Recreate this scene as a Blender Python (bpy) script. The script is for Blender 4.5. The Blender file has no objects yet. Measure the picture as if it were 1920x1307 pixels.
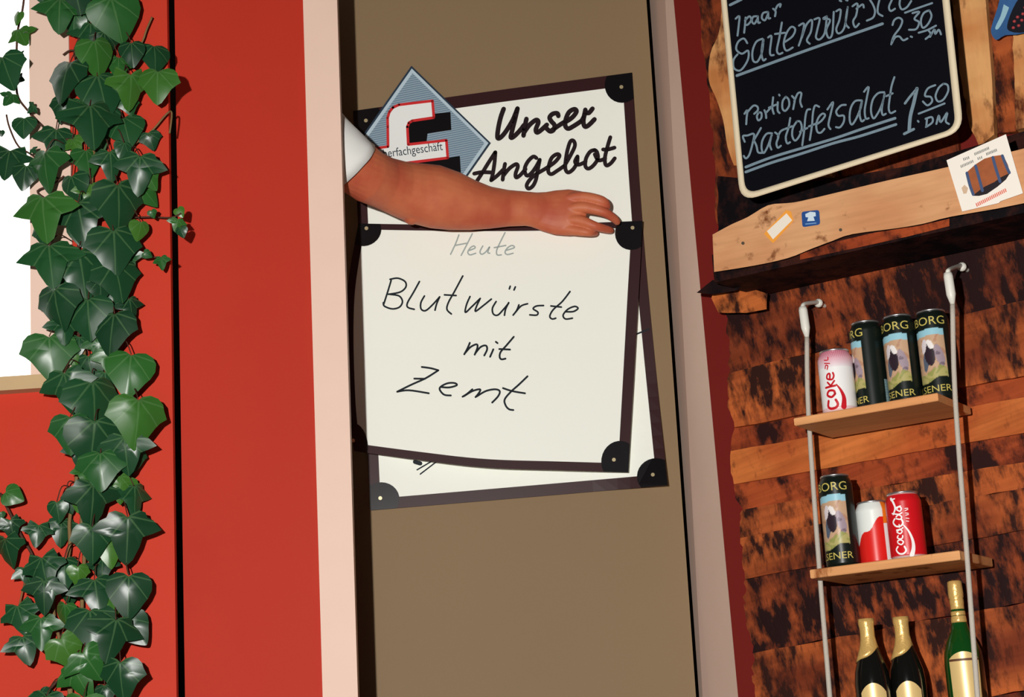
import bpy, bmesh, math, random
from mathutils import Vector, Matrix
random.seed(7)
scene = bpy.context.scene
C = scene.collection

# ------------------------------------------------------------------ camera
IW, IH, FPX = 1920.0, 1307.0, 3400.0
PITCH, ROLL = math.radians(14.0), math.radians(3.7)
CAM = Vector((0.0, -3.3, 0.2))
FWD = Vector((0, math.cos(PITCH), math.sin(PITCH)))
_R, _U = Vector((1, 0, 0)), Vector((0, -math.sin(PITCH), math.cos(PITCH)))
RGT = _R * math.cos(ROLL) - _U * math.sin(ROLL)
UPV = _R * math.sin(ROLL) + _U * math.cos(ROLL)
cd = bpy.data.cameras.new('camera')
cd.sensor_fit = 'HORIZONTAL'; cd.sensor_width = 36.0
cd.lens = 36.0 * FPX / IW
cd.clip_start = 0.05
cam = bpy.data.objects.new('camera', cd); C.objects.link(cam)
cam.matrix_world = Matrix((
    (RGT.x, UPV.x, -FWD.x, CAM.x), (RGT.y, UPV.y, -FWD.y, CAM.y),
    (RGT.z, UPV.z, -FWD.z, CAM.z), (0, 0, 0, 1)))
scene.camera = cam

# ------------------------------------------------------------------ light
w = bpy.data.worlds.new('world'); scene.world = w; w.use_nodes = True
w.node_tree.nodes['Background'].inputs[0].default_value = (1.0, 0.9, 0.8, 1)
w.node_tree.nodes['Background'].inputs[1].default_value = 0.03
fl = bpy.data.lights.new('flash', 'POINT'); fl.energy = 440; fl.shadow_soft_size = 0.02
fl.color = (1.0, 0.98, 0.95)
flo = bpy.data.objects.new('flash', fl); C.objects.link(flo)
flo.location = CAM + Vector((-0.31, 0.0, 0.25))
vs = scene.view_settings
vs.view_transform = 'Standard'; vs.look = 'None'; vs.gamma = 1.0
vs.use_curve_mapping = False; vs.exposure = 0.0

# ------------------------------------------------------------------ pixel <-> world helpers (photo is 1920x1307)
def ray(px, py):
    return FWD * FPX + RGT * (px - IW / 2) - UPV * (py - IH / 2)
def at_y(px, py, y):
    r = ray(px, py); return CAM + r * ((y - CAM.y) / r.y)
def at_z(px, py, z):
    r = ray(px, py); return CAM + r * ((z - CAM.z) / r.z)
def at_plane(px, py, p0, n):
    r = ray(px, py); return CAM + r * ((p0 - CAM).dot(n) / r.dot(n))
def to_px(p):
    v = p - CAM; k = FPX / v.dot(FWD)
    return (IW / 2 + v.dot(RGT) * k, IH / 2 - v.dot(UPV) * k)
def mm_per_px(p): return (p - CAM).dot(FWD) / FPX

# ------------------------------------------------------------------ materials
def srgb(r, g, b):
    f = lambda c: (c / 255 / 12.92) if c / 255 <= 0.04045 else ((c / 255 + 0.055) / 1.055) ** 2.4
    return (f(r), f(g), f(b), 1)
MATS = {}
def mat(name, col, rough=0.6, spec=0.3, metal=0.0, var=0.0, vscale=20, bump=0.0, bscale=200, coat=0.0, emit=None):
    if name in MATS: return MATS[name]
    m = bpy.data.materials.new(name); m.use_nodes = True
    nt = m.node_tree; b = nt.nodes['Principled BSDF']
    b.inputs['Base Color'].default_value = col
    b.inputs['Roughness'].default_value = rough
    b.inputs['Specular IOR Level'].default_value = spec
    b.inputs['Metallic'].default_value = metal
    b.inputs['Coat Weight'].default_value = coat
    b.inputs['Coat Roughness'].default_value = 0.15
    tc = nt.nodes.new('ShaderNodeTexCoord')
    if var:
        n = nt.nodes.new('ShaderNodeTexNoise'); n.inputs['Scale'].default_value = vscale
        n.inputs['Detail'].default_value = 5
        nt.links.new(tc.outputs['Object'], n.inputs['Vector'])
        mx = nt.nodes.new('ShaderNodeMix'); mx.data_type = 'RGBA'
        mx.inputs[6].default_value = tuple(c * (1 - var) for c in col[:3]) + (1,)
        mx.inputs[7].default_value = tuple(min(1, c * (1 + var)) for c in col[:3]) + (1,)
        nt.links.new(n.outputs['Fac'], mx.inputs[0]); nt.links.new(mx.outputs[2], b.inputs['Base Color'])
    if bump:
        n2 = nt.nodes.new('ShaderNodeTexNoise'); n2.inputs['Scale'].default_value = bscale
        n2.inputs['Detail'].default_value = 4
        nt.links.new(tc.outputs['Object'], n2.inputs['Vector'])
        bp = nt.nodes.new('ShaderNodeBump'); bp.inputs['Strength'].default_value = bump
        bp.inputs['Distance'].default_value = 0.002
        nt.links.new(n2.outputs['Fac'], bp.inputs['Height']); nt.links.new(bp.outputs['Normal'], b.inputs['Normal'])
    if emit:
        b.inputs['Emission Color'].default_value = emit[0]; b.inputs['Emission Strength'].default_value = emit[1]
    MATS[name] = m; return m

def wood(name, light, mid, dark, patch=0.5, axis_rot=0.0, pscale=(26, 26, 9), grain=(3, 3, 60), bump=0.6, rough=0.6, grainmix=0.5):
    """split timber: grain, reddish tone shifts and dark bark patches, all in object space"""
    m = bpy.data.materials.new(name); m.use_nodes = True
    nt = m.node_tree; N = nt.nodes.new; L = nt.links.new
    b = nt.nodes['Principled BSDF']; b.inputs['Roughness'].default_value = rough
    b.inputs['Specular IOR Level'].default_value = 0.06
    tc = N('ShaderNodeTexCoord')
    rot = N('ShaderNodeMapping'); rot.inputs['Rotation'].default_value = (0, 0, math.radians(32)); L(tc.outputs['Object'], rot.inputs['Vector'])
    oi = N('ShaderNodeObjectInfo')
    off = N('ShaderNodeVectorMath'); off.operation = 'SCALE'; off.inputs[0].default_value = (7.3, 3.1, 11.7); L(oi.outputs['Random'], off.inputs['Scale'])
    add = N('ShaderNodeVectorMath'); add.operation = 'ADD'; L(rot.outputs[0], add.inputs[0]); L(off.outputs[0], add.inputs[1])
    tilt = N('ShaderNodeMapping'); tilt.inputs['Rotation'].default_value = (0, axis_rot, 0); L(add.outputs[0], tilt.inputs['Vector'])
    def noise(scale3, detail=6, rough_=0.6):
        mp = N('ShaderNodeMapping'); mp.inputs['Scale'].default_value = scale3; L(tilt.outputs[0], mp.inputs['Vector'])
        n = N('ShaderNodeTexNoise'); n.inputs['Scale'].default_value = 1; n.inputs['Detail'].default_value = detail
        n.inputs['Roughness'].default_value = rough_; L(mp.outputs[0], n.inputs['Vector']); return n
    def ramp(src, stops):
        r = N('ShaderNodeValToRGB'); e = r.color_ramp.elements
        e[0].position, e[0].color = stops[0]; e[1].position, e[1].color = stops[1]
        for p, c in stops[2:]:
            k = e.new(p); k.color = c
        L(src, r.inputs[0]); return r
    g = noise(grain, 5, 0.55); t = noise((5, 5, 9), 3, 0.5); p = noise(pscale, 7, 0.62); p2 = noise((4, 4, 6), 2, 0.5)
    base = ramp(t.outputs['Fac'], [(0.36, mid), (0.62, light)])
    gr = ramp(g.outputs['Fac'], [(0.35, (0.55, 0.5, 0.45, 1)), (0.62, (1.1, 1.1, 1.1, 1))])
    m1 = N('ShaderNodeMix'); m1.data_type = 'RGBA'; m1.blend_type = 'MULTIPLY'; m1.inputs[0].default_value = grainmix
    L(base.outputs[0], m1.inputs[6]); L(gr.outputs[0], m1.inputs[7])
    sm = N('ShaderNodeMath'); sm.operation = 'MULTIPLY_ADD'; L(p2.outputs['Fac'], sm.inputs[0]); sm.inputs[1].default_value = 0.55
    L(p.outputs['Fac'], sm.inputs[2])
    thr = 0.775 + (0.5 - patch) * 0.35
    pr = ramp(sm.outputs[0], [(min(thr - 0.10, .88), (0, 0, 0, 1)), (min(thr + 0.08, .99), (1, 1, 1, 1))])
    fl_ = noise((pscale[0] * 2.6, pscale[1] * 2.6, pscale[2] * 2.0), 4, 0.5)
    fr_ = ramp(fl_.outputs['Fac'], [(0.55, (0, 0, 0, 1)), (0.70, (1, 1, 1, 1))])
    fm_ = N('ShaderNodeMath'); fm_.operation = 'MULTIPLY'; L(fr_.outputs[0], fm_.inputs[0]); fm_.inputs[1].default_value = max(0.0, min(0.75, patch * 1.3))
    mxx = N('ShaderNodeMath'); mxx.operation = 'MAXIMUM'; L(pr.outputs[0], mxx.inputs[0]); L(fm_.outputs[0], mxx.inputs[1])
    m2 = N('ShaderNodeMix'); m2.data_type = 'RGBA'; L(mxx.outputs[0], m2.inputs[0]); L(m1.outputs[2], m2.inputs[6]); m2.inputs[7].default_value = dark
    L(m2.outputs[2], b.inputs['Base Color'])
    bp = N('ShaderNodeBump'); bp.inputs['Strength'].default_value = bump; bp.inputs['Distance'].default_value = 0.004
    L(p.outputs['Fac'], bp.inputs['Height']); L(bp.outputs[0], b.inputs['Normal'])
    MATS[name] = m; return m

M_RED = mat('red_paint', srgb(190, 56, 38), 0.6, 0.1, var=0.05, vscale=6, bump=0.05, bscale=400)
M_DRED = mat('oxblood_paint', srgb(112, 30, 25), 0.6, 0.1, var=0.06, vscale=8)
M_PINK = mat('pink_paint', srgb(226, 194, 176), 0.6, 0.25, var=0.03, vscale=15)
M_OLIVE = mat('olive_panel', srgb(138, 115, 86), 0.6, 0.12, var=0.06, vscale=3, bump=0.05, bscale=500)
M_SILL = mat('tan_sill', srgb(190, 160, 120), 0.6, 0.2, var=0.05)
M_FLOOR = mat('floor_boards', srgb(70, 55, 45), 0.7, 0.2, var=0.2, vscale=5)
M_PANE = mat('bright_window', srgb(250, 250, 245), 0.3, 0.3, emit=((1, 1, 0.97, 1), 1.2))
M_PAPER = mat('sign_white', srgb(246, 248, 237), 0.5, 0.2)
M_BORDER = mat('sign_maroon', srgb(52, 24, 26), 0.4, 0.25)
M_BLACK = mat('black_plastic', srgb(14, 11, 14), 0.25, 0.5)
M_EYE = mat('eyelet_metal', srgb(225, 205, 160), 0.3, 0.6, metal=0.6)
M_INK = mat('black_ink', srgb(34, 20, 24), 0.5, 0.2)
M_PEN = mat('marker_ink', srgb(24, 32, 38), 0.6, 0.2)
M_PEN2 = mat('faded_marker', srgb(164, 176, 172), 0.6, 0.2)
M_CHALK = mat('chalk', srgb(118, 138, 150), 0.9, 0.05, var=0.15, vscale=300)
M_BOARD = mat('chalkboard_black', srgb(10, 10, 17), 0.6, 0.06)
M_CREAM = mat('cream_frame', srgb(228, 212, 180), 0.45, 0.3)
M_SHIRT = mat('white_shirt', srgb(225, 226, 222), 0.8, 0.1, bump=0.1, bscale=60)
M_TROUSER = mat('dark_trousers', srgb(40, 42, 55), 0.8, 0.1)
M_HAIR = mat('dark_hair', srgb(45, 32, 25), 0.6, 0.2)
M_ROPE = mat('grey_cord', srgb(190, 181, 168), 0.7, 0.2, bump=0.5, bscale=500)
M_WHITEPL = mat('white_plastic', srgb(226, 224, 212), 0.4, 0.4)
M_SHELF = wood('shelf_pine', srgb(232, 170, 114), srgb(218, 152, 98), srgb(150, 90, 50), patch=-0.6, grain=(4, 50, 90), bump=0.05, grainmix=0.25)
M_ROUGH = wood('bark_timber', srgb(190, 98, 50), srgb(124, 56, 32), srgb(50, 26, 21), patch=0.40, axis_rot=0.14, pscale=(44, 44, 17))
M_ROUGH2 = wood('bark_timber_dark', srgb(160, 76, 40), srgb(100, 44, 28), srgb(38, 21, 20), patch=0.54, axis_rot=0.2, pscale=(40, 40, 15))
M_MID = wood('split_timber', srgb(206, 118, 60), srgb(178, 88, 44), srgb(50, 26, 20), patch=0.10, axis_rot=0.2, pscale=(30, 30, 16), grain=(5, 5, 90), bump=0.3)
M_REDW = wood('red_timber', srgb(172, 80, 42), srgb(142, 60, 34), srgb(44, 22, 20), patch=0.3, axis_rot=0.2, pscale=(28, 28, 16), grain=(5, 5, 90), bump=0.3)
M_LIGHT = wood('planed_timber', srgb(216, 162, 116), srgb(202, 142, 98), srgb(120, 70, 40), patch=-0.15, pscale=(22, 22, 22), grain=(8, 8, 90), bump=0.06, grainmix=0.22)
M_LIGHTV = wood('planed_timber_upright', srgb(222, 164, 106), srgb(196, 124, 70), srgb(90, 45, 28), patch=0.08, pscale=(30, 30, 14), grain=(90, 90, 6), bump=0.1, grainmix=0.25)
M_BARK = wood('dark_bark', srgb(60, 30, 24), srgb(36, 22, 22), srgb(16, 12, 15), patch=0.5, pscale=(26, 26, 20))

# ------------------------------------------------------------------ mesh helpers
def tag(o, label=None, cat=None, group=None, kind=None):
    if label: o['label'] = label
    if cat: o['category'] = cat
    if group: o['group'] = group
    if kind: o['kind'] = kind
    return o
def setpar(o, parent):
    if parent is None: return
    o.parent = parent
    o.matrix_parent_inverse = parent.matrix_basis.inverted()
def mesh_obj(name, verts, faces, m=None, parent=None, smooth=False):
    me = bpy.data.meshes.new(name)
    me.from_pydata([tuple(v) for v in verts], [], faces); me.update()
    bm = bmesh.new(); bm.from_mesh(me); bmesh.ops.recalc_face_normals(bm, faces=bm.faces); bm.to_mesh(me); bm.free()
    if m: me.materials.append(m)
    if smooth:
        for p in me.polygons: p.use_smooth = True
    o = bpy.data.objects.new(name, me); C.objects.link(o); setpar(o, parent); return o
def empty(name, loc=(0, 0, 0), rz=0):
    o = bpy.data.objects.new(name, None); C.objects.link(o); o.empty_display_size = 0.05
    o.location = loc; o.rotation_euler = (0, 0, rz); return o
class MB:
    def __init__(s): s.v = []; s.f = []
    def add(s, vs, fs):
        k = len(s.v); s.v += [Vector(v) for v in vs]; s.f += [tuple(i + k for i in f) for f in fs]
    def box(s, x0, x1, y0, y1, z0, z1):
        s.hexa([(x0, y0, z0), (x1, y0, z0), (x1, y1, z0), (x0, y1, z0)], [(x0, y0, z1), (x1, y0, z1), (x1, y1, z1), (x0, y1, z1)])
    def hexa(s, a, b):
        n = len(a)
        s.add(list(a) + list(b), [tuple(range(n - 1, -1, -1)), tuple(range(n, 2 * n))] + [(i, (i + 1) % n, n + (i + 1) % n, n + i) for i in range(n)])
    def loft(s, rings, cap=True, closed=True):
        n = len(rings[0]); vs = [p for r in rings for p in r]; fs = []
        for k in range(len(rings) - 1):
            for i in range(n if closed else n - 1):
                j = (i + 1) % n
                fs.append((k * n + i, k * n + j, (k + 1) * n + j, (k + 1) * n + i))
        if cap:
            fs.append(tuple(range(n - 1, -1, -1))); q = (len(rings) - 1) * n; fs.append(tuple(range(q, q + n)))
        s.add(vs, fs)
    def tube(s, pts, r, n=8):
        pts = [Vector(p) for p in pts]; rings = []
        rr = r if isinstance(r, (list, tuple)) else [r] * len(pts)
        for i, p in enumerate(pts):
            t = (pts[min(i + 1, len(pts) - 1)] - pts[max(i - 1, 0)]).normalized()
            a = t.cross(Vector((0, 1, 0.01))).normalized(); b = t.cross(a).normalized()
            rings.append([p + (a * math.cos(q) + b * math.sin(q)) * rr[i] for q in [2 * math.pi * k / n for k in range(n)]])
        s.loft(rings)
    def lathe(s, prof, n=32, c=(0, 0, 0)):
        c = Vector(c)
        s.loft([[c + Vector((r * math.cos(2 * math.pi * k / n), r * math.sin(2 * math.pi * k / n), z)) for k in range(n)] for r, z in prof])
    def build(s, name, m=None, parent=None, smooth=False): return mesh_obj(name, s.v, s.f, m, parent, smooth)
def catmull(pts, n=6):
    if len(pts) < 3: return [tuple(map(float, p)) for p in pts]
    P = [pts[0]] + list(pts) + [pts[-1]]; out = []
    for i in range(1, len(P) - 2):
        p0, p1, p2, p3 = P[i - 1], P[i], P[i + 1], P[i + 2]
        for k in range(n):
            t = k / n
            out.append(tuple(0.5 * (2 * p1[d] + (-p0[d] + p2[d]) * t + (2 * p0[d] - 5 * p1[d] + 4 * p2[d] - p3[d]) * t * t + (-p0[d] + 3 * p1[d] - 3 * p2[d] + p3[d]) * t ** 3) for d in range(len(p1))))
    out.append(tuple(map(float, pts[-1]))); return out
def plate(name, pts, mf, thick, m, parent=None, off=0.0):
    """flat piece: outline given on the photograph, laid on a real surface mf(px, py, offset-to-front)"""
    mb = MB(); mb.hexa([mf(x, y, off) for x, y in pts], [mf(x, y, off - thick) for x, y in pts])
    return mb.build(name, m, parent)
def strokes(name, lines, mf, m, parent, off=0.0008):
    """pen strokes as ribbons lying on a surface; each line = (points, width_px) or (points, w0, w1)"""
    mb = MB()
    for ln in lines:
        pts, w0 = ln[0], ln[1]; w1 = ln[2] if len(ln) > 2 else w0
        p = catmull(pts, 5)
        if len(p) == 2: p = [p[0], ((p[0][0] + p[1][0]) / 2, (p[0][1] + p[1][1]) / 2), p[1]]
        n = len(p); lo = []; hi = []
        for i in range(n):
            a, b = p[max(i - 1, 0)], p[min(i + 1, n - 1)]
            dx, dy = b[0] - a[0], b[1] - a[1]; d = math.hypot(dx, dy) or 1
            h = (w0 + (w1 - w0) * i / (n - 1)) / 2
            lo.append((p[i][0] - dy / d * h, p[i][1] + dx / d * h)); hi.append((p[i][0] + dy / d * h, p[i][1] - dx / d * h))
        k = []
        for q in lo + hi: k.append(mf(q[0], q[1], off))
        mb.add(k, [(i, i + 1, n + i + 1, n + i) for i in range(n - 1)])
        for e, w_ in ((p[0], w0), (p[-1], w1)):        # round pen ends
            mb.add([mf(e[0] + math.cos(a) * w_ / 2, e[1] + math.sin(a) * w_ / 2, off + 0.0001) for a in [math.pi * 2 * j / 8 for j in range(8)]], [tuple(range(8))])
    return mb.build(name, m, parent)
def tr(lines, ox, oy, s, w):
    """crop coordinates -> photo pixels"""
    out = []
    for l in lines:
        if isinstance(l, tuple): pts, ww = l
        else: pts, ww = l, w
        out.append(([(ox + x / s, oy + y / s) for x, y in pts], ww))
    return out
def vslab(name, top, bot, y, thick, m, parent=None, kind='structure'):
    """upright slab in a frontal plane: top=(pxl,pxr) at photo y=0, bot=(pxl,pxr) at photo y=1307, carried on above and below the frame"""
    def edge(xt, xb):
        a, b = at_y(xt, 0, y), at_y(xb, 1307, y); d = (a - b) / (a.z - b.z)
        return b + d * (-b.z), b + d * (2.35 - b.z)
    l0, l1 = edge(top[0], bot[0]); r0, r1 = edge(top[1], bot[1]); t = Vector((0, thick, 0))
    mb = MB(); mb.hexa([l0, r0, r0 + t, l0 + t], [l1, r1, r1 + t, l1 + t])
    o = mb.build(name, m, parent); tag(o, kind=kind); return o

# ================================================================== SETTING
mb = MB(); mb.box(-2.2, 2.2, -3.6, 1.2, -0.05, 0.0); tag(mb.build('floor', M_FLOOR), kind='structure')
YL = -0.13
# front-left red wall with the window
P = lambda x, y: at_y(x, y, YL)
xr_t, xr_b = P(313, 0), P(331, 1307)
wall = MB()
def edge_line(xt, xb, y):
    a, b = at_y(xt, 0, y), at_y(xb, 1307, y); d = (a - b) / (a.z - b.z)
    return lambda z: b + d * (z - b.z)
ER = edge_line(313, 331, YL); EW = edge_line(129, 150, YL)
TH = Vector((0, 0.018, 0)); zs = P(50, 724).z
for z0, z1, fa, fb in ((0, 2.35, EW, ER), (0, zs, lambda z: Vector((-1.6, YL, z)), EW)):
    wall.hexa([fa(z0), fb(z0), fb(z0) + TH, fa(z0) + TH], [fa(z1), fb(z1), fb(z1) + TH, fa(z1) + TH])
tag(wall.build('wall_left', M_RED), kind='structure')
# window: pane, frame, sill
win = empty('window_1', (-1.1, YL, zs)); tag(win, kind='structure')
EF = edge_line(56, 62, YL); mb = MB()
for z0, z1 in ((zs, 2.35),):
    f0 = Vector((0, -0.006, 0))
    mb.hexa([EF(z0) + f0, EW(z0) + f0, EW(z0) + TH, EF(z0) + TH], [EF(z1) + f0, EW(z1) + f0, EW(z1) + TH, EF(z1) + TH])
mb.build('window_frame', M_PINK, win)
mb = MB(); a = EF(1.5).x + 0.03; mb.box(-1.6, a, YL + 0.020, YL + 0.026, zs, 2.35); mb.build('pane', M_PANE, win)
sl = [at_y(-420, 715, YL - 0.03), at_y(128, 706, YL - 0.03)]; sb = at_y(50, 737, YL - 0.03).z - at_y(50, 709, YL - 0.03).z
mb = MB(); mb.hexa([(sl[0].x, YL - .03, zs + 0.015 + sb), (sl[1].x, YL - .03, zs + 0.015 + sb), (sl[1].x, YL + .02, zs + 0.015 + sb), (sl[0].x, YL + .02, zs + 0.015 + sb)],
                   [(sl[0].x, YL - .03, zs + 0.013), (sl[1].x, YL - .03, zs + 0.013), (sl[1].x, YL + .02, zs + 0.013), (sl[0].x, YL + .02, zs + 0.013)])
mb.build('window_sill', M_SILL, win)
# recessed red panel, pink door posts, olive back panel
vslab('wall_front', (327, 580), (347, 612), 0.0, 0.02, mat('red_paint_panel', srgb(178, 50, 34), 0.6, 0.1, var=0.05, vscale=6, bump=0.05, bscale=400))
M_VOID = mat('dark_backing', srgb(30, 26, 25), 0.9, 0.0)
vslab('gap_shade_strip', (285, 345), (300, 365), 0.03, 0.012, M_VOID)  # added near-black strip, stands in for the shadow band between the red panels
mb = MB(); mb.box(-2.2, 2.2, 1.18, 1.2, 0, 2.35); tag(mb.build('dark_backdrop', M_VOID), kind='structure')  # unseen near-black backdrop, added so the gaps between panels read dark
vslab('trim_1', (568, 632), (605, 671), -0.006, 0.03, M_PINK)
vslab('wall_back', (560, 1212), (560, 1305), 0.40, 0.02, M_OLIVE)
# right door jamb (turned towards the opening) and the oxblood wall behind the timber
A_W = math.radians(32)
DV, NV = Vector((math.cos(A_W), -math.sin(A_W), 0)), Vector((-math.sin(A_W), -math.cos(A_W), 0))
YJ0, YJ1 = 0.455, 0.27
L0 = edge_line(1218, 1311, YJ0); R0 = edge_line(1263, 1384, YJ1)
mb = MB(); bk = Vector((0.03, 0.012, 0))
mb.hexa([L0(0), R0(0), R0(0) + bk, L0(0) + bk], [L0(2.35), R0(2.35), R0(2.35) + bk, L0(2.35) + bk]); tag(mb.build('trim_2', M_PINK), kind='structure')
W0 = R0(1.0) + Vector((0.0, 0.0, 0)); W0.z = 0
def wp(px, py, d=0.0): return at_plane(px, py, W0 + NV * d, NV)
wr = MB()
for zz in (1,):
    far = W0 + DV * 1.15
    b0, b1, t0, t1 = R0(0), Vector((far.x, far.y, 0)), R0(2.35), Vector((far.x, far.y, 2.35)); bk = -NV * 0.02
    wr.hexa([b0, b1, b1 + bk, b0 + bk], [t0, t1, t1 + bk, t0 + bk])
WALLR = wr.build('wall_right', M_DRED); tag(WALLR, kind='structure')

# ================================================================== TIMBER ON THE RIGHT WALL
def ragged(pts, amp, seg=10):
    out = []
    for i in range(len(pts) - 1):
        (x0, y0), (x1, y1) = pts[i], pts[i + 1]; n = max(2, int(math.hypot(x1 - x0, y1 - y0) / seg))
        for k in range(n):
            t = k / n; j = amp if (i or k) else 0
            out.append((x0 + (x1 - x0) * t + random.uniform(-j, j), y0 + (y1 - y0) * t + random.uniform(-j, j)))
    out.append(pts[-1]); return out
XR = 2140
def plank(l, r, m, d=0.018, th=0.018, amp=2.5):
    """l: left end px points from top to bottom; r: (y_top, y_bottom) at photo x=1920"""
    def ext(pt, yr):  # carry the edge on to the right of the frame
        s = (yr - pt[1]) / (1920 - pt[0]); return (XR, yr + s * (XR - 1920))
    tr_, br = ext(l[0], r[0]), ext(l[-1], r[1])
    top = ragged([tr_, l[0]], amp * 0.6, 40); left = ragged(l, amp, 8); bot = [(x_, y_ + 4) for x_, y_ in ragged([l[-1], br], amp * 0.6, 40)]
    pts = top[:-1] + left[:-1] + bot
    f = [wp(x, y, d) for x, y in pts]; b = [wp(x, y, d) - NV * th for x, y in pts]
    mb = MB(); mb.hexa(f, b); return mb.build('plank', m, WALLR)
plank([(1352, 560), (1362, 600), (1366, 640), (1368, 696)], (430, 560), M_ROUGH2, 0.020, 0.02, 3)
plank([(1367, 700), (1364, 730), (1366, 762), (1377, 797)], (564, 700), M_ROUGH, 0.026, 0.026, 3)
plank([(1378, 801), (1372, 820), (1370, 843)], (703, 742), M_REDW, 0.015, 0.015, 2)
plank([(1370, 846), (1369, 876), (1376, 904)], (744, 808), M_MID, 0.024, 0.024, 1.5)
plank([(1377, 907), (1380, 935), (1394, 953)], (811, 862), M_REDW, 0.017, 0.017, 2)
plank([(1392, 956), (1386, 980), (1388, 1006)], (866, 912), M_ROUGH, 0.023, 0.023, 3)
plank([(1388, 1009), (1392, 1045), (1397, 1082)], (915, 990), M_ROUGH, 0.028, 0.028, 3)
plank([(1397, 1085), (1394, 1130), (1402, 1180), (1411, 1221)], (993, 1125), M_ROUGH2, 0.02, 0.02, 4)
plank([(1412, 1225), (1410, 1270), (1416, 1330), (1420, 1380)], (1130, 1290), M_ROUGH, 0.026, 0.026, 4)
plank([(1420, 1384), (1424, 1440), (1430, 1530)], (1296, 1450), M_ROUGH2, 0.022, 0.022, 4)
# upright slabs above the ledge
def upright(pts, m, d, th):
    f = [wp(x, y, d) for x, y in pts]; b = [p - NV * th for p in f]
    mb = MB(); mb.hexa(f, b); return mb.build('plank', m, WALLR)
upright(ragged([(1298, -120), (1310, 0), (1318, 90), (1326, 160), (1335, 250), (1340, 330), (1344, 420)], 3, 14) + [(1500, 400), (1500, -120)], M_ROUGH2, 0.012, 0.012)
upright(catmull([(1340, -120), (1352, 0), (1348, 60), (1332, 100), (1329, 150), (1343, 185), (1356, 226), (1364, 275), (1376, 310)], 4) + [(1560, 330), (1560, -120)], M_LIGHTV, 0.030, 0.018)
upright([(1560, -120), (1560, 360), (1800, 310), (1768, -120)], M_ROUGH, 0.014, 0.014)
upright(ragged([(1770, -120), (1783, 0), (1793, 60), (1802, 150), (1820, 240), (1836, 275)], 2, 14) + [(1864, 252), (1860, 150), (1848, 0), (1840, -120)], M_LIGHTV, 0.034, 0.02)
upright(ragged([(1846, -120), (1852, 0), (1864, 120), (1870, 250)], 2, 14) + [(1905, 246), (1902, 100), (1893, -120)], M_ROUGH, 0.016, 0.016)
upright(ragged([(1890, -120), (1898, 60), (1906, 244)], 2, 14) + [(XR, 170), (XR, -180)], M_LIGHTV, 0.028, 0.02)

upright(ragged([(1346, 330), (1346, 440)], 2, 14) + [(XR, 290), (XR, 172), (1920, 246), (1840, 270), (1700, 312), (1500, 345)], M_BARK, 0.042, 0.012)  # bark strip whose near-black colour also holds the shadow below the chalkboard
# ledge: a thick dark shelf with a live-edged plank on its front, carried by a bracket
DL = 0.185
LG = empty('timber_ledge', wp(1640, 500, 0.03)); tag(LG, 'thick live-edged timber ledge running under the chalkboard', 'ledge')
def ledge_pt(px, d):   # bottom line of the ledge at constant height
    return at_plane(px, 0, W0 + NV * d, NV)
zl = wp(1640, 462, DL).z; zt = zl + 0.055
aL, aR = wp(1338, 515, DL), wp(2100, 350, DL)
sL, sR = (aL - W0).dot(DV), (aR - W0).dot(DV)
def wl(s, d, z): return W0 + DV * s + NV * d + Vector((0, 0, z - W0.z))
mb = MB()
mb.hexa([wl(sL, DL, zl), wl(sR, DL, zl), wl(sR, 0.03, zl), wl(sL + 0.02, 0.03, zl)], [wl(sL, DL, zt), wl(sR, DL, zt), wl(sR, 0.03, zt), wl(sL + 0.02, 0.03, zt)])
mb.build('ledge_board', M_BARK, LG)
top = [(1336, 440), (1371, 421), (1402, 407), (1440, 385), (1475, 381), (1502, 377), (1586, 357), (1670, 337), (1778, 313), (1902, 283), (2080, 236)]
bot = [(2080, 338), (1920, 381), (1784, 406), (1733, 419), (1681, 428), (1598, 439), (1560, 452), (1520, 467), (1477, 484), (1414, 498), (1339, 510)]
mf_ledge = lambda x, y, o=0: wp(x, y, DL + 0.022 + o)
plate('front_plank', catmull(top, 3) + catmull(bot, 3), mf_ledge, 0.02, M_LIGHT, LG)
plate('lower_lip', [(1500, 477), (1560, 455), (1640, 436), (1720, 424), (1780, 410), (1780, 424), (1700, 444), (1600, 466), (1500, 487)], lambda x, y, o=0: wp(x, y, DL + 0.004 + o), 0.012, M_REDW, LG)
plate('bracket', ragged([(1338, 531), (1335, 560), (1346, 585), (1400, 588), (1438, 580), (1440, 550), (1400, 540)], 1.5, 14), lambda x, y, o=0: wp(x, y, 0.075 + o), 0.045, M_MID, LG)
plate('bark_tip', [(1306, 549), (1336, 525), (1400, 528), (1380, 545), (1335, 552)], lambda x, y, o=0: wp(x, y, 0.12 + o), 0.05, M_BARK, LG)
for x, y in ((1393, 456), (1576, 431)):
    plate('nail_head', [(x + 3.2 * math.cos(k), y + 3.2 * math.sin(k)) for k in [j * math.pi / 4 for j in range(8)]], mf_ledge, 0.003, mat('nail', srgb(110, 96, 80), 0.4, 0.4, metal=0.5), LG, 0.001)

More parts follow.
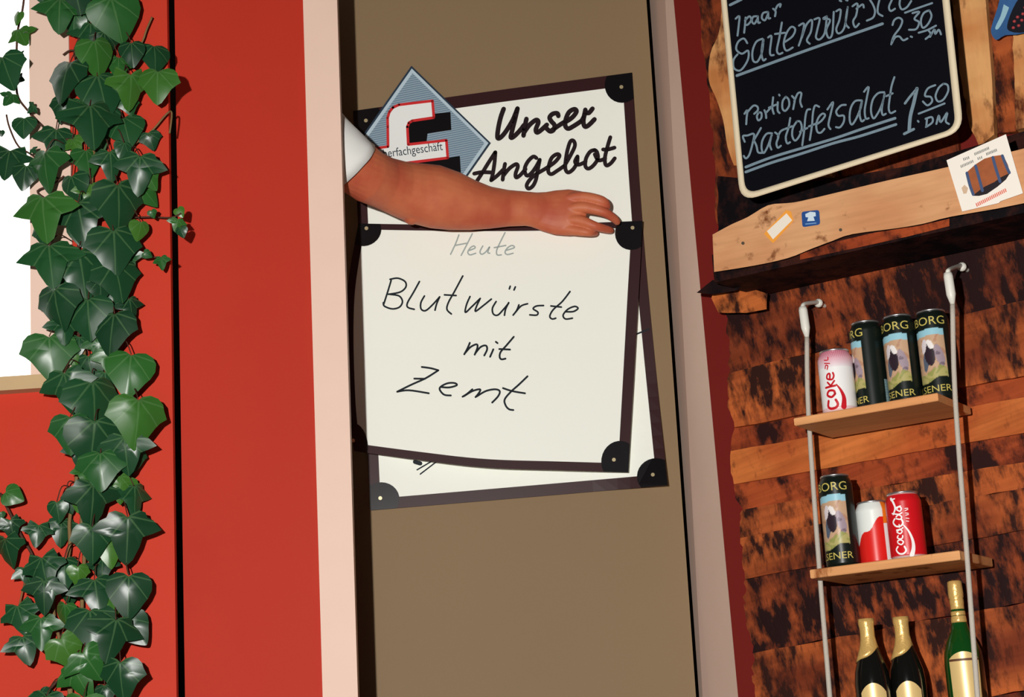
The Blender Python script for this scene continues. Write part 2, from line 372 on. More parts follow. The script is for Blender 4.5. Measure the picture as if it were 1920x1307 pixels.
# ================================================================== CHALKBOARD
DB = DL + 0.03
mf_b = lambda x, y, o=0: wp(x, y, DB + o)
CB = empty('chalkboard', mf_b(1600, 330, -0.02)); tag(CB, 'black chalkboard menu with rounded cream frame and white chalk writing', 'chalkboard')
def rrect(c, r, n=6):
    """rounded quadrilateral; c corners in order"""
    out = []
    for i in range(4):
        p = Vector(c[i]); a = (Vector(c[i - 1]) - p).normalized(); b = (Vector(c[(i + 1) % 4]) - p).normalized()
        s, e = p + a * r, p + b * r
        for k in range(n + 1):
            t = k / n; q = s * (1 - t) ** 2 + p * 2 * t * (1 - t) + e * t * t; out.append((q.x, q.y))
    return out
cor = [(1323, -300), (1738, -395), (1807, 246), (1388, 379)]
cin = [(1335, -285), (1727, -373), (1792, 240), (1398, 364)]
o_, i_ = rrect(cor, 34), rrect(cin, 24)
mb = MB(); n = len(o_)
ring = lambda pts, off: [mf_b(x, y, off) for x, y in pts]
mb.loft([ring(o_, -0.015), ring(o_, 0.004), ring([((a[0] + b[0]) / 2, (a[1] + b[1]) / 2) for a, b in zip(o_, i_)], 0.007), ring(i_, 0.003), ring(i_, -0.015), ring(o_, -0.015)], cap=False)
mb.build('frame', M_CREAM, CB, True)
plate('slate', i_, mf_b, 0.010, M_BOARD, CB, -0.002)
D = [
 [(125, 150), (155, 130), (150, 200), (140, 285)],
 [(205, 140), (200, 200), (193, 262)], [(200, 165), (235, 130), (250, 160), (225, 195), (203, 200)],
 [(300, 130), (265, 135), (255, 170), (275, 190), (300, 150)], [(303, 130), (305, 180), (320, 180)],
 [(385, 95), (345, 105), (335, 145), (360, 162), (383, 115)], [(385, 95), (388, 145), (402, 145)],
 [(425, 70), (445, 90), (440, 130)], [(440, 85), (460, 45), (485, 32), (480, 55)],
 [(218, 345), (190, 308), (145, 335), (130, 395), (175, 430), (225, 405), (222, 480), (165, 562), (112, 545), (108, 480), (140, 435)],
 [(340, 310), (290, 335), (260, 410), (265, 485), (300, 492), (335, 420), (348, 318)], [(345, 320), (332, 420), (345, 482), (366, 472)],
 [(385, 300), (412, 290), (400, 400), (405, 440), (430, 440)],
 [(495, 180), (475, 300), (455, 400), (472, 432), (500, 422)], [(440, 272), (520, 262)],
 [(520, 335), (580, 290), (602, 235), (570, 215), (530, 270), (510, 350), (530, 405), (582, 380)],
 [(632, 205), (672, 190), (655, 290), (630, 365)], [(655, 300), (690, 200), (735, 160), (728, 250), (695, 320), (718, 350)],
 [(755, 155), (797, 148), (778, 240), (768, 300), (798, 315), (838, 262), (855, 130)], [(855, 130), (825, 150), (880, 160), (850, 240), (868, 302), (898, 270), (910, 95)],
 [(930, 90), (965, 78), (955, 160), (930, 232), (950, 268), (995, 220), (1022, 55)], [(1022, 55), (1005, 180), (1030, 222)], [(958, 4), (970, 10)], [(1008, 0), (1020, 4)],
 [(1060, 50), (1100, 30), (1090, 120), (1065, 170), (1082, 218), (1112, 190)], [(1092, 70), (1140, 35), (1150, 60)],
 [(1200, 0), (1225, 40), (1240, 90), (1225, 140), (1175, 165)], [(1275, 0), (1262, 60), (1265, 105), (1300, 128)],
 [(1375, 0), (1352, 55), (1365, 88), (1400, 70)], [(1440, 0), (1437, 40), (1455, 75), (1495, 58), (1530, 8)],
 [(1380, 200), (1395, 160), (1430, 142), (1458, 165), (1440, 220), (1390, 290), (1370, 355)], [(1372, 350), (1400, 300), (1435, 292), (1465, 322), (1500, 308)], [(1526, 292), (1536, 296)],
 [(1540, 105), (1595, 95), (1555, 150), (1592, 178), (1570, 232), (1512, 238)], [(1675, 82), (1630, 105), (1607, 165), (1622, 222), (1662, 195), (1692, 130), (1675, 82)],
 [(1480, 102), (1590, 62), (1697, 25)], [(1590, 262), (1660, 240), (1728, 205)], [(1665, 240), (1685, 275), (1645, 312)], [(1680, 295), (1715, 235), (1722, 272), (1750, 238), (1768, 275)],
]
E = [
 [(95, 440), (128, 400), (120, 480), (115, 558)], [(130, 420), (195, 350), (240, 360), (245, 400), (205, 440)],
 [(255, 425), (235, 470), (252, 515), (285, 485), (285, 430), (255, 425)], [(320, 400), (335, 440), (340, 488)], [(332, 435), (385, 378)],
 [(418, 255), (408, 370), (425, 440)], [(370, 372), (450, 338)], [(470, 310), (468, 400), (490, 432)], [(485, 225), (490, 235)],
 [(560, 248), (525, 300), (523, 380), (555, 407), (597, 350), (592, 280), (560, 248)],
 [(630, 240), (660, 280), (652, 340), (643, 388)], [(655, 300), (695, 212), (735, 210), (722, 300), (742, 362)],
 [(98, 755), (78, 692), (130, 684), (202, 668), (185, 780), (150, 900), (112, 942), (88, 915)], [(280, 600), (235, 680), (195, 745)], [(202, 742), (230, 800), (248, 872), (292, 880)],
 [(405, 660), (345, 665), (297, 740), (288, 830), (312, 882), (360, 800), (402, 680)], [(402, 675), (380, 780), (398, 842)],
 [(440, 650), (478, 690), (455, 770), (470, 822), (505, 800)], [(470, 700), (500, 640), (540, 615)],
 [(610, 488), (590, 600), (560, 700), (575, 772), (608, 760)], [(550, 612), (632, 580)],
 [(685, 525), (640, 600), (633, 690), (665, 742), (712, 690), (740, 600), (722, 530), (685, 525)],
 [(835, 390), (800, 400), (780, 480), (768, 620), (745, 795)], [(720, 642), (802, 600)],
 [(935, 362), (890, 348), (866, 430), (855, 570), (830, 735)], [(820, 582), (902, 550)],
 [(900, 562), (960, 520), (1002, 460), (975, 438), (930, 480), (903, 560), (915, 642), (955, 652), (995, 610)],
 [(1028, 392), (1092, 308), (1070, 420), (1040, 560), (1062, 612)],
 [(1235, 340), (1180, 348), (1128, 410), (1150, 462), (1212, 462), (1212, 530), (1170, 592), (1125, 590)],
 [(1415, 290), (1340, 298), (1290, 380), (1278, 500), (1302, 562), (1350, 500), (1400, 380), (1418, 298)], [(1416, 300), (1390, 430), (1410, 522), (1442, 510)],
 [(1440, 192), (1492, 138), (1470, 270), (1448, 400), (1460, 492), (1492, 490)],
 [(1668, 198), (1600, 208), (1540, 280), (1518, 400), (1545, 492), (1592, 440), (1640, 340), (1672, 215)], [(1670, 220), (1640, 380), (1650, 452), (1685, 440)],
 [(1782, 28), (1750, 130), (1730, 260), (1718, 380), (1740, 432), (1792, 410)], [(1690, 242), (1762, 210)],
]
F = [
 ([(265, 905), (310, 845), (370, 775)], 4.5), ([(370, 775), (342, 900), (312, 1020), (302, 1145)], 6.5), ([(258, 1172), (342, 1130)], 5),
 [(378, 1058), (384, 1066)], [(530, 745), (465, 775), (440, 838), (490, 848), (502, 888), (462, 922), (422, 888)],
 [(602, 732), (560, 770), (533, 840), (555, 888), (602, 870), (642, 800), (638, 745), (602, 732)], [(385, 995), (500, 950), (612, 905)],
 [(445, 1040), (500, 1025), (505, 1070), (448, 1112)], [(458, 1036), (452, 1110)], [(540, 1085), (562, 1010), (578, 1070), (635, 985), (622, 1060), (650, 1085)],
]
tD, tE, tF = tr(D, 1350, 0, 4.267, 3.7), tr(E, 1380, 140, 6.0, 3.7), tr(F, 1640, 0, 4.667, 3.7)
for grp in (tD[:10], tD[10:34], tD[34:], tE[:11], tE[11:], tF): strokes('chalk_word', grp, mf_b, M_CHALK, CB, 0.0002)
lines = tr([([(135, 605), (700, 400), (1300, 190)], 5.2), ([(80, 40), (172, -5)], 5)], 1350, 0, 4.267, 5)
lines += tr([([(110, 1040), (400, 930), (730, 830), (1100, 720), (1450, 600), (1790, 490)], 5), ([(110, 1095), (400, 990), (730, 890), (1100, 770), (1400, 690), (1800, 560)], 5)], 1380, 140, 6.0, 5)
for l_ in lines: strokes('chalk_line', [l_], mf_b, M_CHALK, CB, 0.0002)

# ================================================================== STICKERS ON THE LEDGE AND THE PRINTED CARD
def lm(ox, oy, s): return lambda pts: [(ox + x / s, oy + y / s) for x, y in pts]
J = lm(1330, 380, 6.533)
FRONT = 0.0
ST = plate('sticker', J([(670, 380), (940, 90), (1000, 110), (1032, 222), (790, 490), (770, 488)]), mf_ledge, 0.001, mat('orange_print', srgb(240, 160, 60), 0.5), None, 0.0012)
tag(ST, 'small white and orange sticker stuck slantwise on the timber ledge', 'sticker')
plate('label_face', J([(705, 350), (945, 130), (1015, 215), (780, 450)]), mf_ledge, 0.0006, mat('label_white', srgb(238, 228, 212), 0.5), ST, 0.0018)
S2 = plate('sticker', rrect(J([(1128, 112), (1345, 88), (1358, 268), (1140, 302)]), 5, 4), mf_ledge, 0.001, mat('blue_print', srgb(40, 78, 140), 0.4), None, 0.0012)
tag(S2, 'small blue square sticker with white emblem on the timber ledge', 'sticker')
M_EMB = mat('emblem_white', srgb(205, 222, 232), 0.5)
plate('emblem', J([(1175, 140), (1235, 112), (1300, 118), (1305, 165), (1275, 172), (1292, 222), (1198, 228), (1212, 180), (1180, 178)]), mf_ledge, 0.0006, M_EMB, S2, 0.0018)
strokes('emblem_line', [(J([(1180, 262), (1305, 250)]), 2.2)], mf_ledge, mat('emblem_blue', srgb(110, 150, 195), 0.5), S2, 0.0020)
I = lm(1760, 240, 8.17)
mf_c = lambda x, y, o=0: wp(x, y, DL + 0.027 + o)
CD = plate('picture_card', I([(120, 495), (1030, 95), (1292, 1000), (950, 1120), (920, 1150), (360, 1280)]), mf_c, 0.002, mat('card_white', srgb(244, 236, 224), 0.5), None)
tag(CD, 'white square card printed with a wooden barrel, pinned to the ledge', 'card')
plate('barrel_print', I([(415, 690), (560, 560), (700, 470), (840, 430), (985, 410), (1060, 560), (1095, 690), (1030, 790), (900, 900), (740, 1010), (620, 1040), (530, 1040), (470, 880)]), mf_c, 0.0004, mat('barrel_brown', srgb(160, 88, 50), 0.5, var=0.25, vscale=60), CD, 0.0004)
plate('barrel_shade', I([(560, 1005), (700, 900), (850, 830), (960, 750), (1090, 690), (1030, 790), (900, 900), (740, 1010), (620, 1040), (530, 1040)]), mf_c, 0.0004, mat('barrel_dark', srgb(34, 26, 32), 0.5), CD, 0.0007)
strokes('hoops', [(I(p), 5.5) for p in ([(565, 580), (610, 740), (670, 960)], [(830, 450), (870, 600), (940, 820)], [(432, 690), (480, 880), (530, 1020)], [(975, 425), (1030, 570), (1082, 685)])], mf_c, mat('hoop_blue', srgb(66, 84, 120), 0.5), CD, 0.0010)
txt = []
for (x0, y0), (x1, y1) in (((380, 480), (480, 445)), ((550, 400), (780, 300)), ((340, 590), (540, 500)), ((600, 470), (680, 440)), ((730, 400), (900, 330))):
    n = max(3, int(math.hypot(x1 - x0, y1 - y0) / 22))
    txt += [(I([(x0 + (x1 - x0) * k / n, y0 + (y1 - y0) * k / n - 16), (x0 + (x1 - x0) * k / n + 8, y0 + (y1 - y0) * k / n + 16)]), 1.4) for k in range(n)]
strokes('small_print', txt, mf_c, mat('print_grey', srgb(95, 100, 98), 0.5), CD, 0.0006)
strokes('red_print', [(I([(575 + k * 26, 1178 - k * 13.2 - 20), (590 + k * 26, 1178 - k * 13.2 + 20)]), 2.3) for k in range(18)], mf_c, mat('print_red', srgb(225, 120, 100), 0.5), CD, 0.0006)
plate('small_crest', I([(350, 920), (395, 870), (450, 920), (430, 1000), (380, 1010)]), mf_c, 0.0004, mat('crest_tan', srgb(210, 180, 150), 0.5), CD, 0.0004)
# blue fruit picture, cut by the top right corner of the frame
mf_f = lambda x, y, o=0: wp(x, y, 0.05 + o)
FP = plate('fruit_packet', catmull([(1905, -110), (1880, -60), (1874, 0), (1862, 40), (1858, 60), (1868, 75), (1885, 66), (1920, 62), (1990, 30), (1985, -100)], 3), mf_f, 0.012, mat('packet_blue', srgb(52, 92, 140), 0.35, var=0.5, vscale=18), None)
tag(FP, 'blue packet with dark red berries hanging at the top right corner', 'packet')
plate('dark_print', catmull([(1925, -20), (1905, 5), (1890, 40), (1892, 58), (1925, 60), (1960, 40), (1955, -10)], 3), mf_f, 0.001, mat('packet_dark', srgb(22, 22, 30), 0.4), FP, 0.0012)
plate('pale_gleam', catmull([(1882, 8), (1876, 30), (1866, 52), (1872, 54), (1884, 34), (1892, 14)], 3), mf_f, 0.001, mat('packet_pale', srgb(150, 190, 205), 0.4), FP, 0.0010)
for x, y in ((1902, 40), (1910, 48), (1908, 32), (1916, 38), (1918, 26), (1926, 46), (1928, 32), (1936, 40), (1900, 52), (1922, 14), (1934, 20)):
    mb = MB(); c = mf_f(x, y, 0.002)
    mb.lathe([(0.0005, -0.003), (0.0025, -0.002), (0.0036, 0), (0.0025, 0.002), (0.0005, 0.003)], 8, c); mb.build('berry', mat('berry_red', srgb(170, 62, 66), 0.4), FP, True)

# ================================================================== SIGNS
def lerp_poly(pts):
    d = [0]
    for a, b in zip(pts, pts[1:]): d.append(d[-1] + math.hypot(b[0] - a[0], b[1] - a[1]))
    def f(t):
        t *= d[-1]
        for i in range(len(pts) - 1):
            if t <= d[i + 1] or i == len(pts) - 2:
                k = (t - d[i]) / (d[i + 1] - d[i]); a, b = pts[i], pts[i + 1]
                return (a[0] + (b[0] - a[0]) * k, a[1] + (b[1] - a[1]) * k)
    return f
def coons(T, B, Lf, R):
    T, B, Lf, R = [lerp_poly(catmull(q, 5)) for q in (T, B, Lf, R)]
    c00, c10, c01, c11 = T(0), T(1), B(0), B(1)
    def f(u, v):
        t, b, l, r = T(u), B(u), Lf(v), R(v)
        return tuple((1 - v) * t[k] + v * b[k] + (1 - u) * l[k] + u * r[k] - ((1 - u) * (1 - v) * c00[k] + u * (1 - v) * c10[k] + (1 - u) * v * c01[k] + u * v * c11[k]) for k in (0, 1))
    return f
def sheet(name, cf, mf, u0, u1, v0, v1, off, thick, m, parent, nu=24, nv=30):
    mb = MB(); fr, bk = [], []
    for j in range(nv + 1):
        for i in range(nu + 1):
            q = cf(u0 + (u1 - u0) * i / nu, v0 + (v1 - v0) * j / nv)
            fr.append(mf(q[0], q[1], off)); bk.append(mf(q[0], q[1], off - thick))
    n = (nu + 1) * (nv + 1); fs = []; W_ = nu + 1
    for j in range(nv):
        for i in range(nu):
            a = j * W_ + i; fs += [(a, a + 1, a + W_ + 1, a + W_), (n + a, n + a + W_, n + a + W_ + 1, n + a + 1)]
    for i in range(nu):
        fs += [(i, n + i, n + i + 1, i + 1), (nv * W_ + i, nv * W_ + i + 1, n + nv * W_ + i + 1, n + nv * W_ + i)]
    for j in range(nv):
        a, b = j * W_, j * W_ + nu
        fs += [(a, a + W_, n + a + W_, n + a), (b, n + b, n + b + W_, b + W_)]
    mb.add(fr + bk, fs); return mb.build(name, m, parent, False)
def sign(name, cf, mf, bw, radii, eyes, base, label):
    """bw: border widths in uv (left,right,top,bottom)"""
    root = empty(name, base); tag(root, label, 'sign')
    sheet('panel', cf, mf, 0, 1, 0, 1, 0, 0.0015, M_PAPER, root)
    bl, br, bt, bb = bw
    for u0, u1, v0, v1, nu, nv in ((0, 1, 0, bt, 24, 1), (0, 1, 1 - bb, 1, 24, 1), (0, bl, bt, 1 - bb, 1, 30), (1 - br, 1, bt, 1 - bb, 1, 30)):
        sheet('border_strip', cf, mf, u0, u1, v0, v1, 0.0008, 0.0007, M_BORDER, root, nu, nv)
    for (cu, cv), r, ey in zip(((0, 0), (1, 0), (1, 1), (0, 1)), radii, eyes):
        du, dv = (1 if cu == 0 else -1), (1 if cv == 0 else -1)
        pts = [(cu, cv)]
        n = 12
        for k in range(n + 1):
            a = -0.568 + (math.pi / 2 + 1.136) * k / n
            pts.append((cu + du * min(max(0.35 * r[0] + 0.65 * r[0] * math.cos(a), 0), 1), cv + dv * max(0.35 * r[1] + 0.65 * r[1] * math.sin(a), 0)))
        pp = [cf(u, v) for u, v in pts]
        c_ = plate('corner', pp, mf, 0.001, M_BLACK, root, 0.0017)
        e = plate('eyelet', [(ey[0] + 3.6 * math.cos(k * math.pi / 5), ey[1] + 3.6 * math.sin(k * math.pi / 5)) for k in range(10)], mf, 0.0008, M_EYE, c_, 0.0026)
    return root
# rear sign on the olive panel; its lower right corner curls off the wall
def y_rear(px, py):
    t = max(0, (px - 1120) / 130) * max(0, (py - 700) / 210)
    return 0.392 - 0.030 * min(t, 1.1) ** 1.5
mf_r = lambda x, y, o=0: at_y(x, y, y_rear(x, y) - o)
cfr = coons([(662, 208), (920, 171), (1185, 136)], [(694, 957), (970, 934), (1252, 910)], [(662, 208), (678, 580), (694, 957)], [(1185, 136), (1211, 500), (1252, 910)])
RS = sign('offer_sign', cfr, mf_r, (.036, .036, .03, .028), ((.10, .07), (.10, .07), (.10, .068), (.10, .068)),
          ((686, 226), (1165, 163), (1224, 890), (713, 934)), at_y(970, 945, 0.392), 'white offer sign with diamond logo and script heading, behind the handwritten sign')
A = [
 [(412, 155), (375, 260), (345, 400), (338, 500), (372, 500), (435, 430), (520, 290), (578, 150)], [(578, 150), (545, 290), (510, 430), (498, 500), (540, 482), (610, 410), (655, 350)],
 [(685, 275), (665, 370), (650, 475)], [(655, 440), (720, 350), (800, 288), (828, 315), (798, 400), (812, 438), (860, 410), (930, 345)],
 [(1068, 240), (1055, 208), (1000, 215), (963, 258), (985, 305), (1022, 350), (1012, 405), (970, 425), (925, 388)], [(985, 415), (1080, 350), (1145, 310)],
 [(1140, 320), (1230, 262), (1285, 190), (1262, 158), (1200, 190), (1160, 270), (1150, 352), (1185, 392), (1250, 362), (1345, 300)],
 [(1340, 310), (1378, 240), (1392, 165)], [(1390, 185), (1430, 205), (1478, 152)], [(1388, 190), (1368, 300), (1385, 366), (1430, 352), (1502, 280)]]
B_ = [
 [(92, 1020), (150, 930), (230, 800), (312, 675)], [(312, 675), (302, 800), (282, 930), (262, 1012)], [(58, 932), (150, 915), (270, 918)], [(262, 1012), (330, 960), (405, 885)],
 [(428, 815), (412, 900), (400, 1005)], [(405, 960), (480, 870), (560, 818), (582, 848), (555, 930), (562, 978), (610, 950), (675, 878)],
 [(805, 745), (765, 728), (700, 790), (663, 880), (688, 955), (740, 930), (800, 850), (845, 765)], [(845, 765), (822, 880), (800, 1000), (762, 1080), (710, 1112), (688, 1070), (730, 1000), (800, 940), (900, 880), (955, 845)],
 [(950, 850), (1030, 790), (1082, 720), (1052, 698), (990, 740), (955, 830), (948, 910), (985, 938), (1050, 900), (1145, 835)],
 [(1140, 840), (1210, 720), (1266, 600), (1250, 538), (1213, 545), (1180, 640), (1158, 760), (1152, 870), (1185, 918), (1245, 880), (1292, 800), (1298, 725)], [(1298, 725), (1268, 790), (1310, 825), (1395, 790)],
 [(1505, 648), (1450, 668), (1400, 750), (1392, 840), (1430, 872), (1492, 830), (1542, 750), (1532, 675), (1505, 648)], [(1505, 700), (1550, 772), (1630, 752)],
 [(1692, 495), (1660, 600), (1630, 720), (1628, 800), (1650, 835), (1700, 805), (1745, 748)], [(1605, 642), (1660, 642), (1742, 620)]]
strokes('script_word', tr(A, 880, 180, 6.4, 8.8), mf_r, M_INK, RS, 0.0009)
strokes('script_word', tr(B_, 880, 180, 6.4, 7.4), mf_r, M_INK, RS, 0.0009)
for l_ in [([(778, 866), (788, 869)], 8), ([(811, 864), (782, 881)], 2.5), ([(818, 866), (788, 889)], 2.5), ([(1192, 627), (1217, 617)], 3)]: strokes('pen_mark', [l_], mf_r, M_PEN, RS, 0.0012)
# diamond logo
G = lm(640, 120, 5.94)
top_, rgt_, lft_ = (780, 20), (1665, 880), (160, 905); btm_ = (1045, 1765)
def inset(c, k):
    m_ = (sum(p[0] for p in c) / 4, sum(p[1] for p in c) / 4); return [(m_[0] + (p[0] - m_[0]) * k, m_[1] + (p[1] - m_[1]) * k) for p in c]
dia = [top_, rgt_, btm_, lft_]
LOGO = plate('logo_diamond', G(dia), mf_r, 0.003, mat('logo_rim', srgb(40, 56, 72), 0.4), RS, 0.0035)
plate('pale_edge', G(inset(dia, 0.965)), mf_r, 0.0005, mat('logo_pale', srgb(186, 206, 216), 0.4), LOGO, 0.0039)
mt = bpy.data.materials.new('logo_blue_lines'); mt.use_nodes = True; nt = mt.node_tree
tc = nt.nodes.new('ShaderNodeTexCoord'); mp = nt.nodes.new('ShaderNodeMapping'); mp.inputs['Rotation'].default_value = (0, math.radians(8), 0)
wv = nt.nodes.new('ShaderNodeTexWave'); wv.bands_direction = 'Z'; wv.inputs['Scale'].default_value = 64; wv.wave_profile = 'SIN'
rp = nt.nodes.new('ShaderNodeValToRGB'); rp.color_ramp.elements[0].color = srgb(96, 124, 146); rp.color_ramp.elements[1].color = srgb(158, 176, 186)
nt.links.new(tc.outputs['Object'], mp.inputs[0]); nt.links.new(mp.outputs[0], wv.inputs['Vector']); nt.links.new(wv.outputs['Fac'], rp.inputs[0]); nt.links.new(rp.outputs[0], nt.nodes['Principled BSDF'].inputs['Base Color'])
nt.nodes['Principled BSDF'].inputs['Roughness'].default_value = 0.4
plate('blue_field', G(inset(dia, 0.905)), mf_r, 0.0005, mt, LOGO, 0.0043)
fpoly = [(1015, 410), (640, 455), (575, 485), (535, 535), (515, 600), (517, 700), (520, 920), (215, 962), (230, 1160), (760, 1098), (1185, 1045), (1170, 850), (745, 897), (735, 700), (752, 655), (790, 632), (1030, 597)]
plate('logo_shadow', G([(960, 560), (1215, 535), (1225, 735), (960, 775), (950, 865), (740, 890), (745, 640)]), mf_r, 0.0004, M_BLACK, LOGO, 0.0047)
plate('logo_shadow', G([(1180, 1045), (1320, 1025), (1338, 1300), (830, 1330), (800, 1095)]), mf_r, 0.0004, M_BLACK, LOGO, 0.0047)
plate('logo_letter', G(fpoly), mf_r, 0.0004, mat('logo_white', srgb(240, 242, 238), 0.4), LOGO, 0.0051)
strokes('letter_outline', [(G([a, b]), 5.0) for a, b in zip(fpoly, fpoly[1:] + fpoly[:1])], mf_r, mat('logo_red', srgb(208, 44, 46), 0.4), LOGO, 0.0054)
def text_mesh(body, size=1.0):
    cu = bpy.data.curves.new('t', 'FONT'); cu.body = body; cu.size = size; cu.resolution_u = 3
    o = bpy.data.objects.new('t', cu); C.objects.link(o)
    dg = bpy.context.evaluated_depsgraph_get(); me = bpy.data.meshes.new_from_object(o.evaluated_get(dg))
    vs_ = [v.co.copy() for v in me.vertices]; fs_ = [tuple(p.vertices) for p in me.polygons]
    bpy.data.objects.remove(o); bpy.data.curves.remove(cu); bpy.data.meshes.remove(me)
    return vs_, fs_
vs_, fs_ = text_mesh('Fleischerfachgesch\u00e4ft')
wmax = max(v.x for v in vs_); pa, pb = Vector((230, 1075)), Vector((1132, 958)); ax = (pb - pa) / wmax; up_ = Vector((ax.y, -ax.x)) * 1.25
mesh_obj('lettering', [mf_r(*G([(pa + ax * v.x + up_ * v.y)[:]])[0], 0.0057) for v in vs_], fs_, mat('logo_text', srgb(40, 52, 66), 0.5), LOGO)

# front sign: a bowed laminated sheet held against the other by the hand
def y_front(px, py):
    u = (px - 655) / 540; v = (py - 415) / 470
    return 0.366 - 0.012 * math.sin(max(0, min(1, u)) * math.pi) * v + 0.006 * (1 - v) - 0.006 * abs(v - .5)
mf_h = lambda x, y, o=0: at_y(x, y, y_front(x, y) - o)
cfh = coons([(672, 419), (800, 421), (1000, 421), (1205, 414)], [(664, 846), (780, 862), (910, 877), (1050, 882), (1178, 886)],
            [(672, 419), (658, 495), (650, 563), (649, 655), (654, 770), (664, 846)], [(1205, 414), (1197, 560), (1188, 720), (1178, 886)])
HS = sign('handwritten_sign', cfh, mf_h, (.026, .038, .026, .036), ((.085, .10), (.095, .115), (.10, .125), (.055, .125)),
          ((687, 428), (1186, 427), (1151, 862), (662, 826)), at_y(930, 880, 0.36), 'white sheet with handwritten daily dish and dark border, held by the hand')
H1 = [[(770, 50), (740, 130), (695, 225)], [(890, 40), (840, 140), (790, 235)], [(735, 145), (840, 125)], [(865, 190), (915, 168), (905, 150), (875, 165), (850, 205), (870, 230), (922, 215)],
      [(985, 150), (960, 200), (975, 225), (1010, 205), (1045, 160)], [(1045, 160), (1030, 208), (1048, 215)], [(1185, 30), (1140, 120), (1110, 190), (1115, 230), (1152, 230)], [(1088, 165), (1192, 145)],
      [(1195, 190), (1268, 165), (1250, 145), (1210, 165), (1185, 205), (1205, 227), (1258, 215)]]
H2 = [[(160, 460), (130, 560), (93, 675)], [(150, 450), (220, 440), (285, 470), (292, 520), (240, 565), (135, 585)], [(150, 585), (232, 600), (262, 650), (235, 700), (170, 716), (100, 692), (90, 660)],
      [(415, 470), (360, 570), (308, 660), (310, 702), (368, 720)], [(460, 600), (428, 660), (430, 717), (470, 732), (530, 682), (597, 608)], [(597, 608), (570, 670), (555, 728)],
      [(805, 420), (730, 560), (675, 660), (663, 722), (702, 762)], [(640, 590), (745, 596)], [(870, 605), (838, 680), (828, 748), (880, 702), (962, 622)], [(962, 622), (930, 690), (918, 738), (970, 702), (1062, 628)],
      [(1105, 650), (1072, 710), (1080, 762), (1120, 772), (1170, 722), (1218, 665)], [(1218, 660), (1190, 720), (1180, 774)], [(1232, 512), (1224, 536)], [(1278, 518), (1266, 546)],
      [(1310, 680), (1290, 730), (1258, 772)], [(1278, 748), (1330, 690), (1388, 670)], [(1532, 686), (1470, 690), (1438, 715), (1480, 745), (1470, 772), (1408, 770)],
      [(1770, 560), (1700, 650), (1620, 722), (1588, 782), (1610, 807), (1642, 800)], [(1598, 690), (1692, 700)], [(1730, 742), (1800, 740), (1842, 712), (1812, 694), (1750, 720), (1708, 772), (1730, 807), (1792, 800)]]
H3 = [[(1030, 210), (1000, 280), (963, 348)], [(975, 330), (1040, 260), (1112, 228), (1120, 270), (1088, 352)], [(1100, 330), (1160, 260), (1222, 243), (1237, 290), (1203, 362)], [(1312, 288), (1273, 378)], [(1342, 198), (1362, 214)],
      [(1557, 138), (1470, 240), (1400, 320), (1388, 380), (1410, 408), (1458, 400)], [(1383, 285), (1512, 291)],
      [(453, 500), (560, 515), (652, 540)], [(652, 540), (500, 635), (330, 712), (158, 797)], [(158, 797), (300, 780), (538, 816)], [(363, 640), (492, 642)],
      [(680, 740), (780, 746), (872, 720), (850, 694), (770, 694), (690, 730), (668, 770), (720, 832), (802, 842)],
      [(1060, 768), (1000, 820), (943, 857)], [(960, 850), (1060, 790), (1152, 768), (1140, 810), (1098, 862)], [(1110, 855), (1220, 790), (1330, 768), (1388, 790), (1370, 850), (1298, 927)],
      [(1722, 612), (1620, 710), (1520, 800), (1448, 890), (1460, 962), (1500, 1007), (1552, 1017)], [(1428, 754), (1540, 790), (1692, 816)]]
strokes('faded_word', tr(H1, 700, 430, 4.8, 2.6), mf_h, M_PEN2, HS, 0.0009)
for l_ in (tr(H2[:8], 700, 430, 4.8, 3.3), tr(H2[8:], 700, 430, 4.8, 3.3), tr(H3[:7], 720, 610, 6.4, 3.6), tr(H3[7:], 720, 610, 6.4, 3.6)): strokes('handwritten_word', l_, mf_h, M_PEN, HS, 0.0010)

# ================================================================== HANGING SHELVES, ROPES
FD = 0.225; SD = 0.17                                    # shelf front distance from the wall, shelf depth
def shelf(name, lpx, rpx, th_px, label):
    a = wp(lpx[0], lpx[1], FD); b = wp(rpx[0], rpx[1], FD); z = (a.z + b.z) / 2
    th = th_px * mm_per_px(a); sl_, sr_ = (a - W0).dot(DV), (b - W0).dot(DV)
    mb = MB(); e = 0.0015
    for dz0, dz1, i0, i1 in ((0, 0, 0, 0),):
        rings = []
        for zz, ins in ((z - th, e), (z - th + e, 0), (z - e, 0), (z, e)):
            rings.append([wl(sl_ + ins, FD - ins, zz), wl(sr_ - ins, FD - ins, zz), wl(sr_ - ins, FD - SD + ins, zz), wl(sl_ + ins, FD - SD + ins, zz)])
        mb.loft(rings)
    o = mb.build(name, M_SHELF); tag(o, label, 'shelf', 'boards of the hanging rack')
    return z, sl_, sr_, th
Z1 = shelf('shelf_board', (1488, 783), (1758, 737), 15, 'upper small wooden shelf board hanging on cords, holding four cans')
Z2 = shelf('shelf_board', (1518, 1067), (1799, 1033), 17, 'middle small wooden shelf board hanging on cords, holding three cans')
Z3 = shelf('shelf_board', (1548, 1378), (1832, 1362), 17, 'lowest small wooden shelf board, holding the bottles')
M_HOOK = M_WHITEPL
